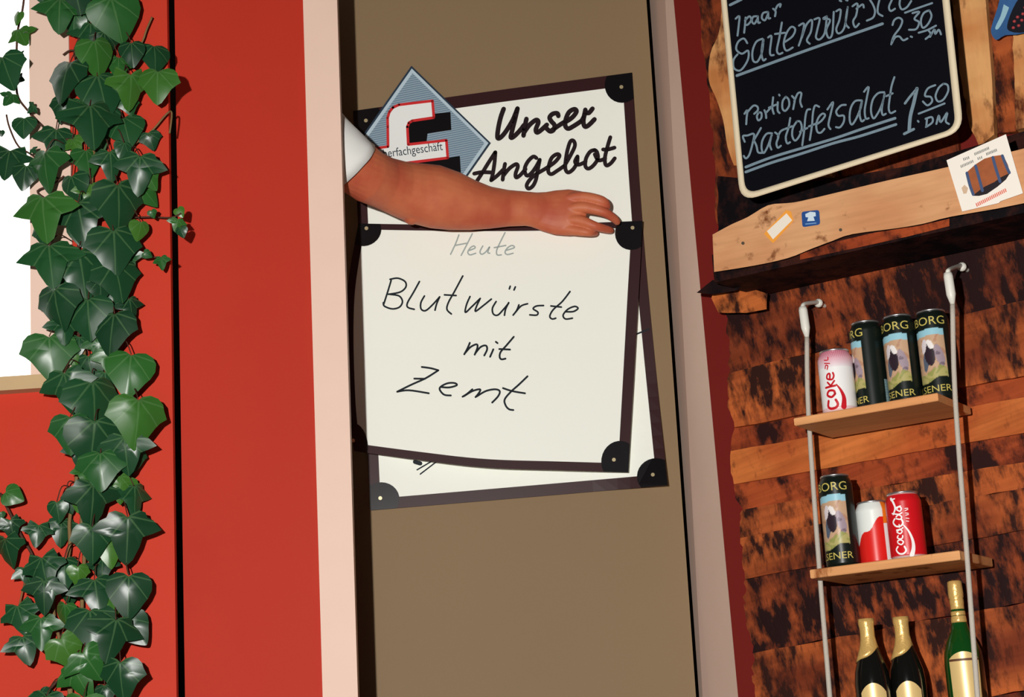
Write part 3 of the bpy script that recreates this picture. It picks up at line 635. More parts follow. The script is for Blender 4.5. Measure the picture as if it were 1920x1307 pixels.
def cord(pts, hook, label, d):
    top = wp(pts[0][0], pts[0][1], d[0])
    r = empty('hanging_cord', top); tag(r, label, 'cord', 'cords of the hanging rack')
    P_ = [wp(x, y, q) for (x, y), q in zip(pts, d)]
    mb = MB(); mb.tube(catmull([tuple(p) for p in P_[1:]], 4), 0.0046, 10); mb.build('cord', M_ROPE, r, True)
    mb = MB(); mb.tube([P_[0], P_[0].lerp(P_[1], .12), P_[0].lerp(P_[1], .7), P_[1]], [0.0075, 0.0085, 0.0085, 0.004], 12); mb.build('sleeve', M_WHITEPL, r, True)
    h = wp(hook[0], hook[1], 0.05)
    mb = MB(); mb.tube(catmull([tuple(P_[0]), tuple(P_[0] + Vector((0, 0, .008)) - NV * 0.01), tuple(h + Vector((0, 0, -.002)) + NV * .015), tuple(h), tuple(h - NV * 0.045)], 5), 0.0042, 8); mb.build('hook', M_HOOK, r, True)
    mb = MB(); mb.tube([h + NV * 0.004, h + NV * 0.0, h - NV * 0.006], [0.004, 0.0085, 0.0085], 12); mb.build('screw_plate', M_HOOK, r, True)
DM = FD - SD / 2
cord([(1505, 576), (1513, 632), (1516, 775), (1537, 1075), (1556, 1307), (1561, 1385)], (1534, 568), 'left grey cord with white sleeve and hook carrying the shelves', (.135, .138, .14, .165, .19, .20))
cord([(1777, 512), (1786, 570), (1791, 745), (1813, 1040), (1833, 1307), (1838, 1366)], (1803, 500), 'right grey cord with white sleeve and hook carrying the shelves', (.185, .185, .182, .205, .228, .235))

# ================================================================== CANS
def col_mat(name, rough=0.3, metal=0.0):
    m = bpy.data.materials.new(name); m.use_nodes = True; nt = m.node_tree
    a = nt.nodes.new('ShaderNodeVertexColor'); a.layer_name = 'print'
    b = nt.nodes['Principled BSDF']; nt.links.new(a.outputs[0], b.inputs['Base Color'])
    b.inputs['Roughness'].default_value = rough; b.inputs['Metallic'].default_value = metal; b.inputs['Specular IOR Level'].default_value = 0.4
    return m
M_PRINT = col_mat('can_print')
M_ALU = mat('aluminium', srgb(205, 205, 205), 0.3, 0.5, metal=0.9)
def can_meshes(R, H, fcol, name):
    """body (printed), lid and base meshes; angle 0 faces the viewer (-Y local), +s to the right, in metres along the wall"""
    n, nz = 128, 84; zb, zt_ = 0.006, H - 0.014
    mb = MB(); rows = []
    def rad(z):
        if z < zb: return R - 0.005 * (1 - z / zb)
        if z > zt_: return R - 0.006 * ((z - zt_) / (H - zt_)) ** 1.3
        return R
    zz = [zb * k / 2 for k in range(2)] + [zb + (zt_ - zb) * k / nz for k in range(nz + 1)] + [zt_ + (H - zt_) * k / 5 for k in range(1, 6)]
    cols = []
    for z in zz:
        row = []
        for k in range(n):
            th = 2 * math.pi * k / n; s = (th if th <= math.pi else th - 2 * math.pi) * R
            row.append(Vector((math.sin(th) * rad(z), -math.cos(th) * rad(z), z))); cols.append(fcol(s, z))
        rows.append(row)
    mb.loft(rows, cap=True)
    me = bpy.data.meshes.new(name); me.from_pydata([tuple(v) for v in mb.v], [], mb.f); me.update()
    ca = me.color_attributes.new('print', 'FLOAT_COLOR', 'POINT')
    for i, c in enumerate(cols): ca.data[i].color = c
    for p in me.polygons: p.use_smooth = len(p.vertices) == 4
    me.materials.append(M_PRINT)
    rim = MB(); r0 = R - 0.006
    rim.lathe([(r0 - 0.002, H - 0.001), (r0 + 0.0012, H), (r0 + 0.0018, H + 0.002), (r0 + 0.0005, H + 0.0032), (r0 - 0.0015, H + 0.002), (r0 - 0.003, H - 0.002), (0.001, H - 0.002)], 40)
    rm = bpy.data.meshes.new(name + '_rim'); rm.from_pydata([tuple(v) for v in rim.v], [], rim.f); rm.update()
    for p in rm.polygons: p.use_smooth = True
    rm.materials.append(M_ALU)
    return me, rm
def wrap_text(body, s0, s1, z0, h, R, m, name):
    vs_, fs_ = text_mesh(body); x0, x1 = min(v.x for v in vs_), max(v.x for v in vs_); y1 = max(v.y for v in vs_)
    bm = bmesh.new(); bv = [bm.verts.new(v) for v in vs_]
    for f in fs_:
        try: bm.faces.new([bv[i] for i in f])
        except ValueError: pass
    me = bpy.data.meshes.new(name)
    for v in bm.verts:
        s = s0 + (v.co.x - x0) / (x1 - x0) * (s1 - s0); t = s / R; z = z0 + v.co.y / y1 * h
        v.co = Vector((math.sin(t) * (R + .0004), -math.cos(t) * (R + .0004), z))
    bm.to_mesh(me); bm.free(); me.materials.append(m); return me
def local_strokes(lines, fmap, m, name):
    """strokes in local print coordinates (metres)"""
    o = strokes(name, lines, fmap, m, None, 0.0004); me = o.data; bpy.data.objects.remove(o); return me
RC, RT = 0.0315, 0.0302
cyl = lambda R: (lambda s, z, o=0: Vector((math.sin(s / R) * (R + o), -math.cos(s / R) * (R + o), z)))
def put_can(name, meshes, loc, rz, label, group=None):
    e = empty(name, loc, rz); tag(e, label, 'can', group)
    for nm, me in meshes:
        o = bpy.data.objects.new(nm, me); C.objects.link(o); o.parent = e
    return e
# tall pilsener can: dark green-black with a picture band
def c_pils(s, z):
    dark = srgb(16, 24, 20); H = 0.166
    if s > 0.022 or s < -0.037:
        if 0.058 < s < 0.082 and 0.006 < z < 0.055: return srgb(140, 168, 172) if int(z * 400) % 2 else srgb(118, 148, 152)
        return dark
    if z < 0.006 or z > 0.158: return dark
    zb = 0.036 + 0.006 * math.sin(s * 90 + 0.6)
    ztp = 0.128 + 0.002 * math.cos(s * 60)
    if z < zb or z > ztp: return dark
    k = math.sin(s * 190 + z * 120 + math.sin(z * 300)) * math.sin(s * 117 - z * 233 + 2 * math.sin(s * 160))
    s += 0.005
    if z > ztp - 0.012: return srgb(150, 200, 214)
    if z < zb + 0.016 + 0.006 * k: return srgb(176, 166, 104) if k < .3 else srgb(150, 150, 84)
    def inl(cx, cz, rx, rz_, a=0):
        x, y = s - cx, z - cz; x, y = x * math.cos(a) + y * math.sin(a), -x * math.sin(a) + y * math.cos(a)
        return (x / rx) ** 2 + (y / rz_) ** 2 < 1
    if inl(-0.001, 0.101, 0.005, 0.010, 0.5): return srgb(236, 230, 226)
    if inl(-0.013, 0.099, 0.005, 0.013, -0.2): return srgb(216, 206, 208)
    if inl(-0.004, 0.083, 0.010, 0.021, 0.1): return srgb(48, 36, 44)
    if inl(-0.012, 0.072, 0.006, 0.020, -0.15): return srgb(86, 96, 112)
    if inl(0.014, 0.080, 0.008, 0.020, 0.25): return srgb(160, 142, 152) if k > -.2 else srgb(120, 104, 116)
    if inl(0.016, 0.064, 0.004, 0.014): return srgb(132, 110, 118)
    return srgb(196, 160, 128) if k < .25 else srgb(182, 138, 110)
pm, pr = can_meshes(RT, 0.164, c_pils, 'pils_body')
M_GOLD = mat('gold_print', srgb(196, 180, 92), 0.4)
pt1 = wrap_text('TUBORG', -0.068, 0.026, 0.137, 0.015, RT, M_GOLD, 'pils_name')
pt2 = wrap_text('PILSENER', -0.056, 0.025, 0.014, 0.012, RT, M_GOLD, 'pils_kind')
PILS = [('body', pm), ('rim', pr), ('brand_lettering', pt1), ('type_lettering', pt2)]
RZ = -A_W                     # cans face the way the wall faces, then are turned individually
def spot(px, py, z, back):
    """point on a shelf: photo column px at row py, set back from the shelf front"""
    p = wp(px, py, FD - back); return Vector((p.x, p.y, z))
def face_cam(p): return math.atan2(-(CAM.x - p.x), (CAM.y - p.y)) + math.pi
def place(name, meshes, px, py, Z, back, turn, label, group=None):
    p = spot(px, py, Z[0] + 0.0005, back); a = math.atan2(CAM.x - p.x, -(CAM.y - p.y))
    return put_can(name, meshes, p, a + math.radians(turn), label, group)
GP = 'tall pilsener cans'
place('beer_can', PILS, 1630, 680, Z1, 0.074, -62, 'tall dark pilsener can standing right beside the white cola can', GP)
place('beer_can', PILS, 1690, 665, Z1, 0.076, -14, 'tall dark pilsener can in the middle of the upper shelf trio', GP)
place('beer_can', PILS, 1753, 655, Z1, 0.088, -4, 'tall dark pilsener can behind the right cord on the upper shelf', GP)
place('beer_can', PILS, 1573, 975, Z2, 0.046, -10, 'tall dark pilsener can on the middle shelf beside the short cans', GP)
# white cola can
def c_diet(s, z):
    if z > 0.083:
        f = (z - 0.083) / 0.032; h = (math.sin((s + z) * 1500) + 1) / 2
        return srgb(*(int(240 - q * min(1, f + .1) * (0.55 + .45 * h)) for q in (40, 150, 125)))
    if z < 0.010: return srgb(232, 196, 196)
    return srgb(240, 238, 236)
dm, dr = can_meshes(RC, 0.115, c_diet, 'diet_body')
M_CRED = mat('cola_red', srgb(196, 24, 36), 0.35)
M_CWHT = mat('cola_white', srgb(244, 240, 238), 0.35)
# print coordinates (s,z) in millimetres -> metres; letters read upwards
def mmr(lines): return [tuple([[(x / 1000, y / 1000) for x, y in l[0]]] + [q / 1000 for q in l[1:]]) for l in lines]
diet = mmr([([(-8, 22), (-5, 14), (-9, 8), (-18, 7), (-24, 12), (-22, 22)], 4.6), ([(-8, 33), (-15, 28), (-23, 33), (-19, 40), (-10, 39), (-8, 33)], 4.2),
            ([(-25, 47), (-6, 48)], 4), ([(-14, 48), (-20, 56)], 3.4), ([(-14, 49), (-7, 57)], 3.4), ([(-15, 61), (-14, 71), (-19, 70), (-20, 63), (-11, 60), (-7, 66), (-8, 72)], 3.4),
            ([(-4, 50), (3, 38), (7, 24), (5, 8)], 2, 10), ([(-22, 82), (-20, 88), (-16, 86), (-18, 80)], 2.2), ([(-22, 92), (-12, 90)], 2), ([(-22, 98), (-15, 97), (-14, 102)], 2)])
dl = local_strokes(diet, cyl(RC), M_CRED, 'diet_letters')
place('cola_can', [('body', dm), ('rim', dr), ('lettering', dl)], 1570, 720, Z1, 0.044, 4, 'short white cola can with red vertical lettering on the upper shelf', 'short drink cans')
def c_cola(s, z): return srgb(206, 22, 30) if 0.004 < z < 0.113 else srgb(214, 196, 190)
cm_, cr = can_meshes(RC, 0.115, c_cola, 'cola_body')
cola = mmr([([(-18, 21), (-22, 16), (-17, 9), (-9, 8), (-4, 13), (-6, 20)], 3), ([(-17, 27), (-11, 24), (-7, 28), (-11, 32), (-17, 31), (-17, 27)], 2.4), ([(-15, 40), (-17, 37), (-13, 34), (-8, 35), (-7, 39)], 2.4),
            ([(-17, 47), (-11, 43), (-7, 47), (-11, 50), (-17, 47)], 2.4), ([(-17, 50), (-8, 51), (-5, 53)], 2.2), ([(-11, 54), (-11, 59)], 2),
            ([(-18, 70), (-22, 64), (-17, 57), (-9, 56), (-4, 61), (-6, 68)], 3), ([(-15, 70), (-8, 68), (-5, 72), (-10, 76), (-15, 73)], 2.4), ([(-22, 80), (-10, 77), (-4, 79)], 2.4),
            ([(-13, 86), (-7, 82), (-4, 87), (-8, 90), (-13, 86)], 2.4), ([(-14, 89), (-5, 91)], 2.4), ([(-21, 106), (-17, 98), (-15, 88), (-20, 78)], 4.5, 2.5), ([(-22, 104), (-14, 105)], 2.2),
            ([(-4, 58), (4, 46), (9, 30), (9, 16), (5, 4)], 1.5, 8), ([(2, 74), (7, 75)], 1.4), ([(2, 78), (7, 77)], 1.4), ([(2, 82), (7, 84)], 1.4), ([(2, 86), (7, 86)], 1.4), ([(2, 69), (7, 68)], 1.4), ([(2, 64), (6, 63)], 1.4)])
cl = local_strokes(cola, cyl(RC), M_CWHT, 'cola_letters')
place('cola_can', [('body', cm_), ('rim', cr), ('lettering', cl)], 1698, 985, Z2, 0.046, 0, 'short red cola can with white script on the middle shelf', 'short drink cans')
def c_fruit(s, z):
    if s > 0.018 and s < 0.030: return srgb(236, 120, 30) if z > 0.072 else srgb(232, 230, 226)
    if s >= 0.030: return srgb(206, 24, 26)
    if z > 0.072 + 0.8 * s + 0.004 * math.sin(s * 200): return srgb(228, 232, 226)
    return srgb(218, 34, 28)
fm, fr_ = can_meshes(RC, 0.112, c_fruit, 'fruit_body')
place('drink_can', [('body', fm), ('rim', fr_)], 1639, 985, Z2, 0.080, 0, 'short red and white drink can standing between pilsener and cola cans', 'short drink cans')

# ================================================================== BOTTLES
M_DGLASS = mat('black_glass', srgb(14, 14, 12), 0.08, 0.6, coat=0.3)
M_GGLASS = mat('green_glass', srgb(14, 66, 20), 0.08, 0.6, coat=0.4)
M_FOIL = mat('gold_foil', srgb(226, 184, 108), 0.32, 0.5, metal=0.35, bump=0.5, bscale=180)
M_LABEL = mat('gold_label', srgb(228, 196, 132), 0.35, 0.4, metal=0.15)
def lathe_part(name, prof, m, parent, n=40):
    mb = MB(); mb.lathe(prof, n); o = mb.build(name, m, None, True); o.parent = parent; return o
def foil_skirt(parent):
    mb = MB(); n = 40; rings = []
    for k in range(9):
        t = k / 8; ring_ = []
        for i in range(n):
            a = 2 * math.pi * i / n; zlow = 0.134 + 0.012 * math.cos(a) - 0.002 * math.sin(a * 3)
            z = 0.197 - (0.197 - zlow) * t
            r = 0.0142 if z > 0.186 else (0.0128 if z > 0.165 else (0.0128 + (0.165 - z) / .015 * .0027 if z > .15 else 0.0155 + (0.150 - z) / .022 * .0078))
            ring_.append(Vector((r * math.cos(a), r * math.sin(a), z)))
        rings.append(ring_)
    mb.loft(rings); o = mb.build('foil', M_FOIL, None, True); o.parent = parent
def label_patch(name, R, z0, zt, half, m, parent, dome=0.0):
    mb = MB(); n = 16; fr = []
    for k in range(n + 1):
        t = -half + 2 * half * k / n; x = math.sin(t) * R; y = -math.cos(t) * R; h = zt - dome * (k / n * 2 - 1) ** 2
        fr.append((Vector((x, y, z0)), Vector((x, y, h))))
    mb.add([q for p in fr for q in p], [(2 * i, 2 * i + 2, 2 * i + 3, 2 * i + 1) for i in range(n)])
    o = mb.build(name, m, None, True); o.parent = parent; return o
def sekt(px, py, back, label):
    p = spot(px, py, Z3[0] + 0.0005, back); e = empty('sparkling_wine_bottle', p, math.atan2(CAM.x - p.x, -(CAM.y - p.y))); tag(e, label, 'bottle', 'small sparkling wine bottles')
    lathe_part('glass', [(0.020, 0), (0.029, 0.002), (0.031, 0.006), (0.031, 0.085), (0.029, 0.105), (0.022, 0.128), (0.0145, 0.150), (0.0118, 0.165), (0.0118, 0.186), (0.013, 0.188), (0.013, 0.194), (0.010, 0.196)], M_DGLASS, e)
    foil_skirt(e)
    label_patch('label', 0.0314, 0.02, 0.084, 0.75, M_LABEL, e, 0.016)
sekt(1632, 1240, 0.044, 'dark sparkling wine bottle with gold foil neck, nearest the left cord')
sekt(1697, 1235, 0.082, 'dark sparkling wine bottle with gold foil neck, nearer the green bottle')
p = spot(1806, 1230, Z3[0] + 0.0005, 0.132); e = empty('green_bottle', p, math.atan2(CAM.x - p.x, -(CAM.y - p.y))); tag(e, 'green glass bottle with gold collar and label behind the right cord', 'bottle')
lathe_part('glass', [(0.022, 0), (0.032, 0.002), (0.034, 0.007), (0.034, 0.110), (0.0325, 0.128), (0.026, 0.148), (0.0165, 0.166), (0.0130, 0.182), (0.0115, 0.215), (0.0115, 0.236), (0.008, 0.238)], M_GGLASS, e)
lathe_part('collar', [(0.0135, 0.180), (0.0138, 0.183), (0.0132, 0.190), (0.0124, 0.192), (0.0128, 0.194), (0.0128, 0.199), (0.0120, 0.200), (0.0121, 0.212), (0.0126, 0.214), (0.0126, 0.220), (0.0119, 0.222), (0.0130, 0.224), (0.0134, 0.232), (0.0128, 0.246), (0.0126, 0.252), (0.010, 0.254)], M_FOIL, e)
label_patch('label', 0.0346, 0.03, 0.128, 0.80, M_LABEL, e, 0.012)
o = label_patch('label_band', 0.0349, 0.112, 0.116, 0.80, mat('label_dark', srgb(96, 60, 40), 0.5), e, 0.0)

# ================================================================== PERSON reaching in from behind the post
SKIN = bpy.data.materials.new('skin'); SKIN.use_nodes = True; nt = SKIN.node_tree; b = nt.nodes['Principled BSDF']
tc = nt.nodes.new('ShaderNodeTexCoord'); n1 = nt.nodes.new('ShaderNodeTexNoise'); n1.inputs['Scale'].default_value = 16; n1.inputs['Detail'].default_value = 4
rp = nt.nodes.new('ShaderNodeValToRGB'); rp.color_ramp.elements[0].position = .32; rp.color_ramp.elements[1].position = .68
rp.color_ramp.elements[0].color = srgb(186, 88, 62); rp.color_ramp.elements[1].color = srgb(204, 116, 78)
nt.links.new(tc.outputs['Object'], n1.inputs['Vector']); nt.links.new(n1.outputs['Fac'], rp.inputs[0]); nt.links.new(rp.outputs[0], b.inputs['Base Color'])
b.inputs['Roughness'].default_value = 0.5; b.inputs['Specular IOR Level'].default_value = 0.3
b.inputs['Subsurface Weight'].default_value = 0.08; b.inputs['Subsurface Radius'].default_value = (0.008, 0.003, 0.002); b.inputs['Subsurface Scale'].default_value = 0.5
n2 = nt.nodes.new('ShaderNodeTexNoise'); n2.inputs['Scale'].default_value = 300; bp = nt.nodes.new('ShaderNodeBump'); bp.inputs['Strength'].default_value = .12; bp.inputs['Distance'].default_value = .001
nt.links.new(tc.outputs['Object'], n2.inputs['Vector']); nt.links.new(n2.outputs['Fac'], bp.inputs['Height']); nt.links.new(bp.outputs[0], b.inputs['Normal'])
def limb(mb, secs, n=24, flat=None):
    """secs: (center, half_height, half_depth); swept along, section spanned by image-vertical-ish and depth axes"""
    secs = [(Vector(c), a, d) for c, a, d in secs]; rings = []
    for i, (c, a, d) in enumerate(secs):
        t = (secs[min(i + 1, len(secs) - 1)][0] - secs[max(i - 1, 0)][0]).normalized()
        dep = Vector((0, 1, 0)); dep = (dep - t * dep.dot(t)).normalized(); upx = t.cross(dep).normalized()
        rings.append([c + upx * a * math.cos(q) + dep * d * math.sin(q) for q in [2 * math.pi * k / n for k in range(n)]])
    mb.loft(rings)
def capsule(mb, pts, rad, n=14):
    """finger: tapered chain with rounded tip and bent joints"""
    q = catmull([tuple(p) + (r,) for p, r in zip(pts, rad)], 5)
    P_ = [Vector(v[:3]) for v in q]; R_ = [v[3] for v in q]
    t = (P_[-1] - P_[-2]).normalized(); r = R_[-1]
    for k in (0.45, 0.8, 0.97): P_.append(P_[len(q) - 1] + t * r * k); R_.append(r * math.sqrt(1 - k * k))
    mb.tube(P_, R_, n)
def pt(px, py, y): return at_y(px, py, y)
K = mm_per_px(pt(850, 380, 0.30))
arm = MB()
# centre line from the measured outline: (x_top,y_top),(x_bot,y_bot), depth y, depth ratio
secs = []
for (x0, y0), (x1, y1), y, dr_ in (
    ((560, 130), (470, 220), 0.125, 0.95), ((610, 180), (525, 268), 0.118, .95), ((665, 240), (585, 318), 0.115, .92), ((700, 272), (628, 348), 0.135, .9), ((722, 290), (660, 370), 0.165, .88),
    ((745, 301), (697, 386), 0.200, .84), ((768, 306), (735, 404), 0.228, .80), ((792, 308), (772, 418), 0.250, .78), ((820, 311), (812, 427), 0.266, .76), ((853, 324), (851, 431), 0.280, .76),
    ((887, 340), (887, 431), 0.292, .78), ((918, 351), (920, 428), 0.302, .78), ((953, 357), (953, 424), 0.312, .74), ((987, 360), (987, 423), 0.318, .70), ((1012, 362), (1010, 427), 0.322, .60), ((1040, 370), (1040, 426), 0.325, .5)):
    a, b_ = pt(x0, y0, y), pt(x1, y1, y); c = (a + b_) / 2; h = (a - b_).length / 2; secs.append((c, h, h * dr_))
limb(arm, secs, 28)
# back of the hand (palm) towards the knuckles
palm = []
for (x0, y0), (x1, y1), y, dd in (((1000, 361), (1000, 425), .321, .022), ((1020, 360), (1020, 433), .324, .021), ((1040, 357), (1041, 440), .326, .020), ((1065, 355), (1068, 442), .327, .019), ((1085, 358), (1088, 440), .329, .018), ((1098, 366), (1097, 434), .331, .013)):
    a, b_ = pt(x0, y0, y), pt(x1, y1, y); palm.append(((a + b_) / 2, (a - b_).length / 2, dd))
limb(arm, palm, 24)
capsule(arm, [pt(1055, 376, .322), pt(1088, 370, .316), pt(1127, 377, .309), pt(1136, 388, .322), pt(1133, 397, .342)], [.010, .0125, .0116, .0102, .0080])          # index
capsule(arm, [pt(1055, 394, .320), pt(1092, 389, .314), pt(1130, 397, .310), pt(1150, 409, .326), pt(1157, 416, .338)], [.010, .0125, .0105, .0090, .0074])        # middle
capsule(arm, [pt(1052, 412, .322), pt(1086, 414, .316), pt(1116, 424, .311), pt(1137, 430, .328), pt(1145, 432, .340)], [.010, .0120, .0096, .0084, .0070])       # ring
capsule(arm, [pt(1048, 428, .326), pt(1076, 432, .321), pt(1102, 436, .315), pt(1114, 437, .332), pt(1117, 436, .342)], [.010, .0108, .0084, .0074, .0062])       # little
capsule(arm, [pt(1022, 380, .334), pt(1052, 374, .343), pt(1090, 380, .349), pt(1126, 394, .352)], [.012, .011, .0095, .0078])                                # thumb, behind
# knuckles, elbow point and wrist bone
for x, y, yy, r in ((1087, 368, .314, .0115), (1091, 388, .311, .0120), (1086, 412, .313, .0115), (1074, 430, .319, .0100), (1002, 372, .306, .0105), (772, 404, .236, .020)):
    c = pt(x, y, yy + r * .55); arm.loft([[c + Vector((r * math.sin(a) * math.cos(q), r * math.sin(a) * math.sin(q), r * math.cos(a))) for q in [2 * math.pi * k / 10 for k in range(10)]] for a in [0.15 + 2.84 * j / 6 for j in range(7)]])
tmp = arm.build('tmp_arm', None, None, True)
md = tmp.modifiers.new('r', 'REMESH'); md.mode = 'VOXEL'; md.voxel_size = 0.0019; md.use_smooth_shade = True
ms = tmp.modifiers.new('s', 'SMOOTH'); ms.factor = 0.5; ms.iterations = 5
dg = bpy.context.evaluated_depsgraph_get(); am = bpy.data.meshes.new_from_object(tmp.evaluated_get(dg)); bpy.data.objects.remove(tmp)
# the rest of the figure, standing out of sight behind the red panel
body = MB(); sh = secs[0][0]; cx, cy = sh.x - 0.19, 0.205; zsh = sh.z
def oval(c, rx, ry, n=28): return [Vector((c[0] + rx * math.cos(2 * math.pi * k / n), c[1] + ry * math.sin(2 * math.pi * k / n), c[2])) for k in range(n)]
tors = [oval((cx, cy, zsh - dz), rx, ry) for dz, rx, ry in ((0.68, .10, .09), (0.62, .165, .11), (0.5, .165, .115), (0.35, .15, .105), (0.2, .165, .11), (0.06, .175, .10), (-0.02, .15, .085), (-0.06, .075, .065), (-0.10, .058, .06), (-0.16, .056, .06))]
body.loft(tors)
hz = zsh + 0.16
body.loft([oval((cx, cy + oy, hz + z), rx, ry) for z, rx, ry, oy in ((-.01, .03, .04, .02), (.01, .052, .07, .02), (.05, .066, .088, .01), (.10, .074, .095, 0), (.15, .074, .096, 0), (.19, .062, .08, 0), (.215, .03, .04, 0))])
body.loft([oval((cx, cy + .10 + oy, hz + z), rx, ry, 12) for z, rx, ry, oy in ((.055, .012, .008, -.008), (.065, .016, .018, -.006), (.085, .011, .014, -.008), (.115, .007, .008, -.010))])   # nose
for s in (-1, 1):
    body.loft([oval((cx + s * .075, cy, hz + z), .008, ry, 12) for z, ry in ((.065, .008), (.08, .016), (.11, .02), (.125, .01))])                                              # ears
    body.loft([oval((cx + s * .085, cy, z), rx, ry, 20) for z, rx, ry in ((zsh - .60, .085, .095), (zsh - .75, .078, .088), (zsh - 1.02, .058, .062), (zsh - 1.15, .055, .062), (0.12, .036, .042), (0.05, .038, .05))])
    body.loft([oval((cx + s * .09, cy + .05, z), rx, ry, 16) for z, rx, ry in ((0.002, .045, .125), (0.03, .045, .125), (0.07, .035, .07))])
body.loft([oval((cx - .215 - k * .012, cy, zsh - .03 - z), r, r, 16) for k, (z, r) in enumerate(((0, .05), (.1, .05), (.28, .042), (.36, .042), (.55, .03), (.6, .036), (.68, .032), (.74, .012)))])
vs0 = [tuple(v.co) for v in am.vertices]; fs0 = [tuple(p_.vertices) for p_ in am.polygons]; k0 = len(vs0)
PER = mesh_obj('person', vs0 + [tuple(v) for v in body.v], fs0 + [tuple(i + k0 for i in f) for f in body.f], SKIN, None, True)
tag(PER, 'bare forearm in a short white sleeve reaching from behind the post, holding the sheet', 'person')
shirt = MB()
shirt.loft([oval((cx, cy, zsh - dz), rx + .012, ry + .012) for dz, rx, ry in ((0.66, .168, .115), (0.5, .168, .118), (0.35, .155, .108), (0.2, .168, .112), (0.06, .178, .102), (-0.03, .155, .088), (-0.065, .07, .062))], cap=False)
slv = []
for (x0, y0), (x1, y1), y, ex in (((560, 130), (470, 220), .125, 1.0), ((600, 170), (512, 258), .119, 1.06), ((640, 214), (556, 296), .115, 1.08), ((672, 246), (588, 326), .118, 1.1), ((694, 266), (606, 348), .130, 1.12), ((704, 275), (615, 358), .137, 1.12)):
    a, b_ = pt(x0, y0, y), pt(x1, y1, y); c = (a + b_) / 2; h = (a - b_).length / 2; slv.append((c, h, h * ex * .92))
ns = 48; rings = []
for i, (c, a, d) in enumerate(slv):
    t = (slv[min(i + 1, 5)][0] - slv[max(i - 1, 0)][0]).normalized(); dep = Vector((0, 1, 0)); dep = (dep - t * dep.dot(t)).normalized(); upx = t.cross(dep).normalized()
    rings.append([c + (upx * a * math.cos(q) + dep * d * math.sin(q)) * (1 + (.022 * math.sin(5 * q + i * 1.4) + .012 * math.sin(11 * q - i * 2.1)) * (i > 0)) for q in [2 * math.pi * k / ns for k in range(ns)]])
# turn the hem in
c, a, d = slv[-1]; rings.append([c + (p_ - c) * 0.95 for p_ in rings[-1]]); rings.append([c2 + (slv[-2][0] - c) * .6 for c2 in rings[-1]])
shirt.loft(rings, cap=False)
so = shirt.build('shirt', M_SHIRT, PER, True)
tro = MB()
for s in (-1, 1): tro.loft([oval((cx + s * .085, cy, z), rx + .012, ry + .012, 20) for z, rx, ry in ((zsh - .58, .088, .10), (zsh - .75, .08, .09), (zsh - 1.02, .06, .066), (zsh - 1.15, .058, .064), (0.06, .05, .056))], cap=False)
tro.build('trousers', M_TROUSER, PER, True)
hair = MB(); hair.loft([oval((cx, cy - .012, hz + z), rx, ry) for z, rx, ry in ((.06, .074, .085), (.11, .081, .096), (.16, .081, .098), (.2, .068, .082), (.225, .034, .04))]); hair.build('hair', M_HAIR, PER, True)

# ================================================================== IVY
def leaf_material():
    m = bpy.data.materials.new('ivy_leaf'); m.use_nodes = True; nt = m.node_tree; N = nt.nodes.new; L = nt.links.new
    b = nt.nodes['Principled BSDF']; tc = N('ShaderNodeTexCoord'); sp = N('ShaderNodeSeparateXYZ'); L(tc.outputs['Object'], sp.inputs[0])
    def math_(op, a, b_=None):
        n = N('ShaderNodeMath'); n.operation = op
        for i, q in enumerate((a, b_)):
            if q is None: continue
            if isinstance(q, (int, float)): n.inputs[i].default_value = q
            else: L(q, n.inputs[i])
        return n.outputs[0]
    ax = math_('ABSOLUTE', sp.outputs[0]); z = sp.outputs[2]; best = None
    for ang in (0, 38, 78, 115):
        cs, sn = math.cos(math.radians(ang)), math.sin(math.radians(ang))
        # vein ray direction (sn,-cs): along = x*sn - z*cs ; across = x*cs + z*sn
        across = math_('ABSOLUTE', math_('ADD', math_('MULTIPLY', ax, cs), math_('MULTIPLY', z, sn)))
        along = math_('SUBTRACT', math_('MULTIPLY', ax, sn), math_('MULTIPLY', z, cs))
        wdt = math_('SUBTRACT', 0.022, math_('MULTIPLY', along, 0.016))
        line = math_('MULTIPLY', math_('LESS_THAN', across, wdt), math_('GREATER_THAN', along, 0.0))
        best = line if best is None else math_('MAXIMUM', best, line)
    oi = N('ShaderNodeObjectInfo')
    rp = N('ShaderNodeValToRGB'); e = rp.color_ramp.elements; e[0].color = srgb(20, 54, 32); e[1].color = srgb(62, 104, 34); e[1].position = 1.0
    k = e.new(0.55); k.color = srgb(26, 68, 38); k2 = e.new(0.8); k2.color = srgb(40, 90, 36); L(oi.outputs['Random'], rp.inputs[0])
    nz = N('ShaderNodeTexNoise'); nz.inputs['Scale'].default_value = 4; L(tc.outputs['Object'], nz.inputs['Vector'])
    mv = N('ShaderNodeMix'); mv.data_type = 'RGBA'; mv.blend_type = 'MULTIPLY'; mv.inputs[0].default_value = .5; L(rp.outputs[0], mv.inputs[6]); L(nz.outputs['Fac'], mv.inputs[7])
    mx = N('ShaderNodeMix'); mx.data_type = 'RGBA'; L(math_('MULTIPLY', best, 0.28), mx.inputs[0]); L(rp.outputs[0], mx.inputs[6]); mx.inputs[7].default_value = srgb(96, 132, 84)
    L(mx.outputs[2], b.inputs['Base Color']); b.inputs['Roughness'].default_value = 0.34; b.inputs['Specular IOR Level'].default_value = 0.34
    b.inputs['Coat Weight'].default_value = 0.06; b.inputs['Coat Roughness'].default_value = 0.3
    bp = N('ShaderNodeBump'); bp.inputs['Strength'].default_value = .25; bp.inputs['Distance'].default_value = .004
    n3 = N('ShaderNodeTexNoise'); n3.inputs['Scale'].default_value = 2.5; n3.inputs['Detail'].default_value = 0; L(tc.outputs['Object'], n3.inputs['Vector']); L(n3.outputs['Fac'], bp.inputs['Height']); L(bp.outputs[0], b.inputs['Normal'])
    return m
M_LEAF = leaf_material()
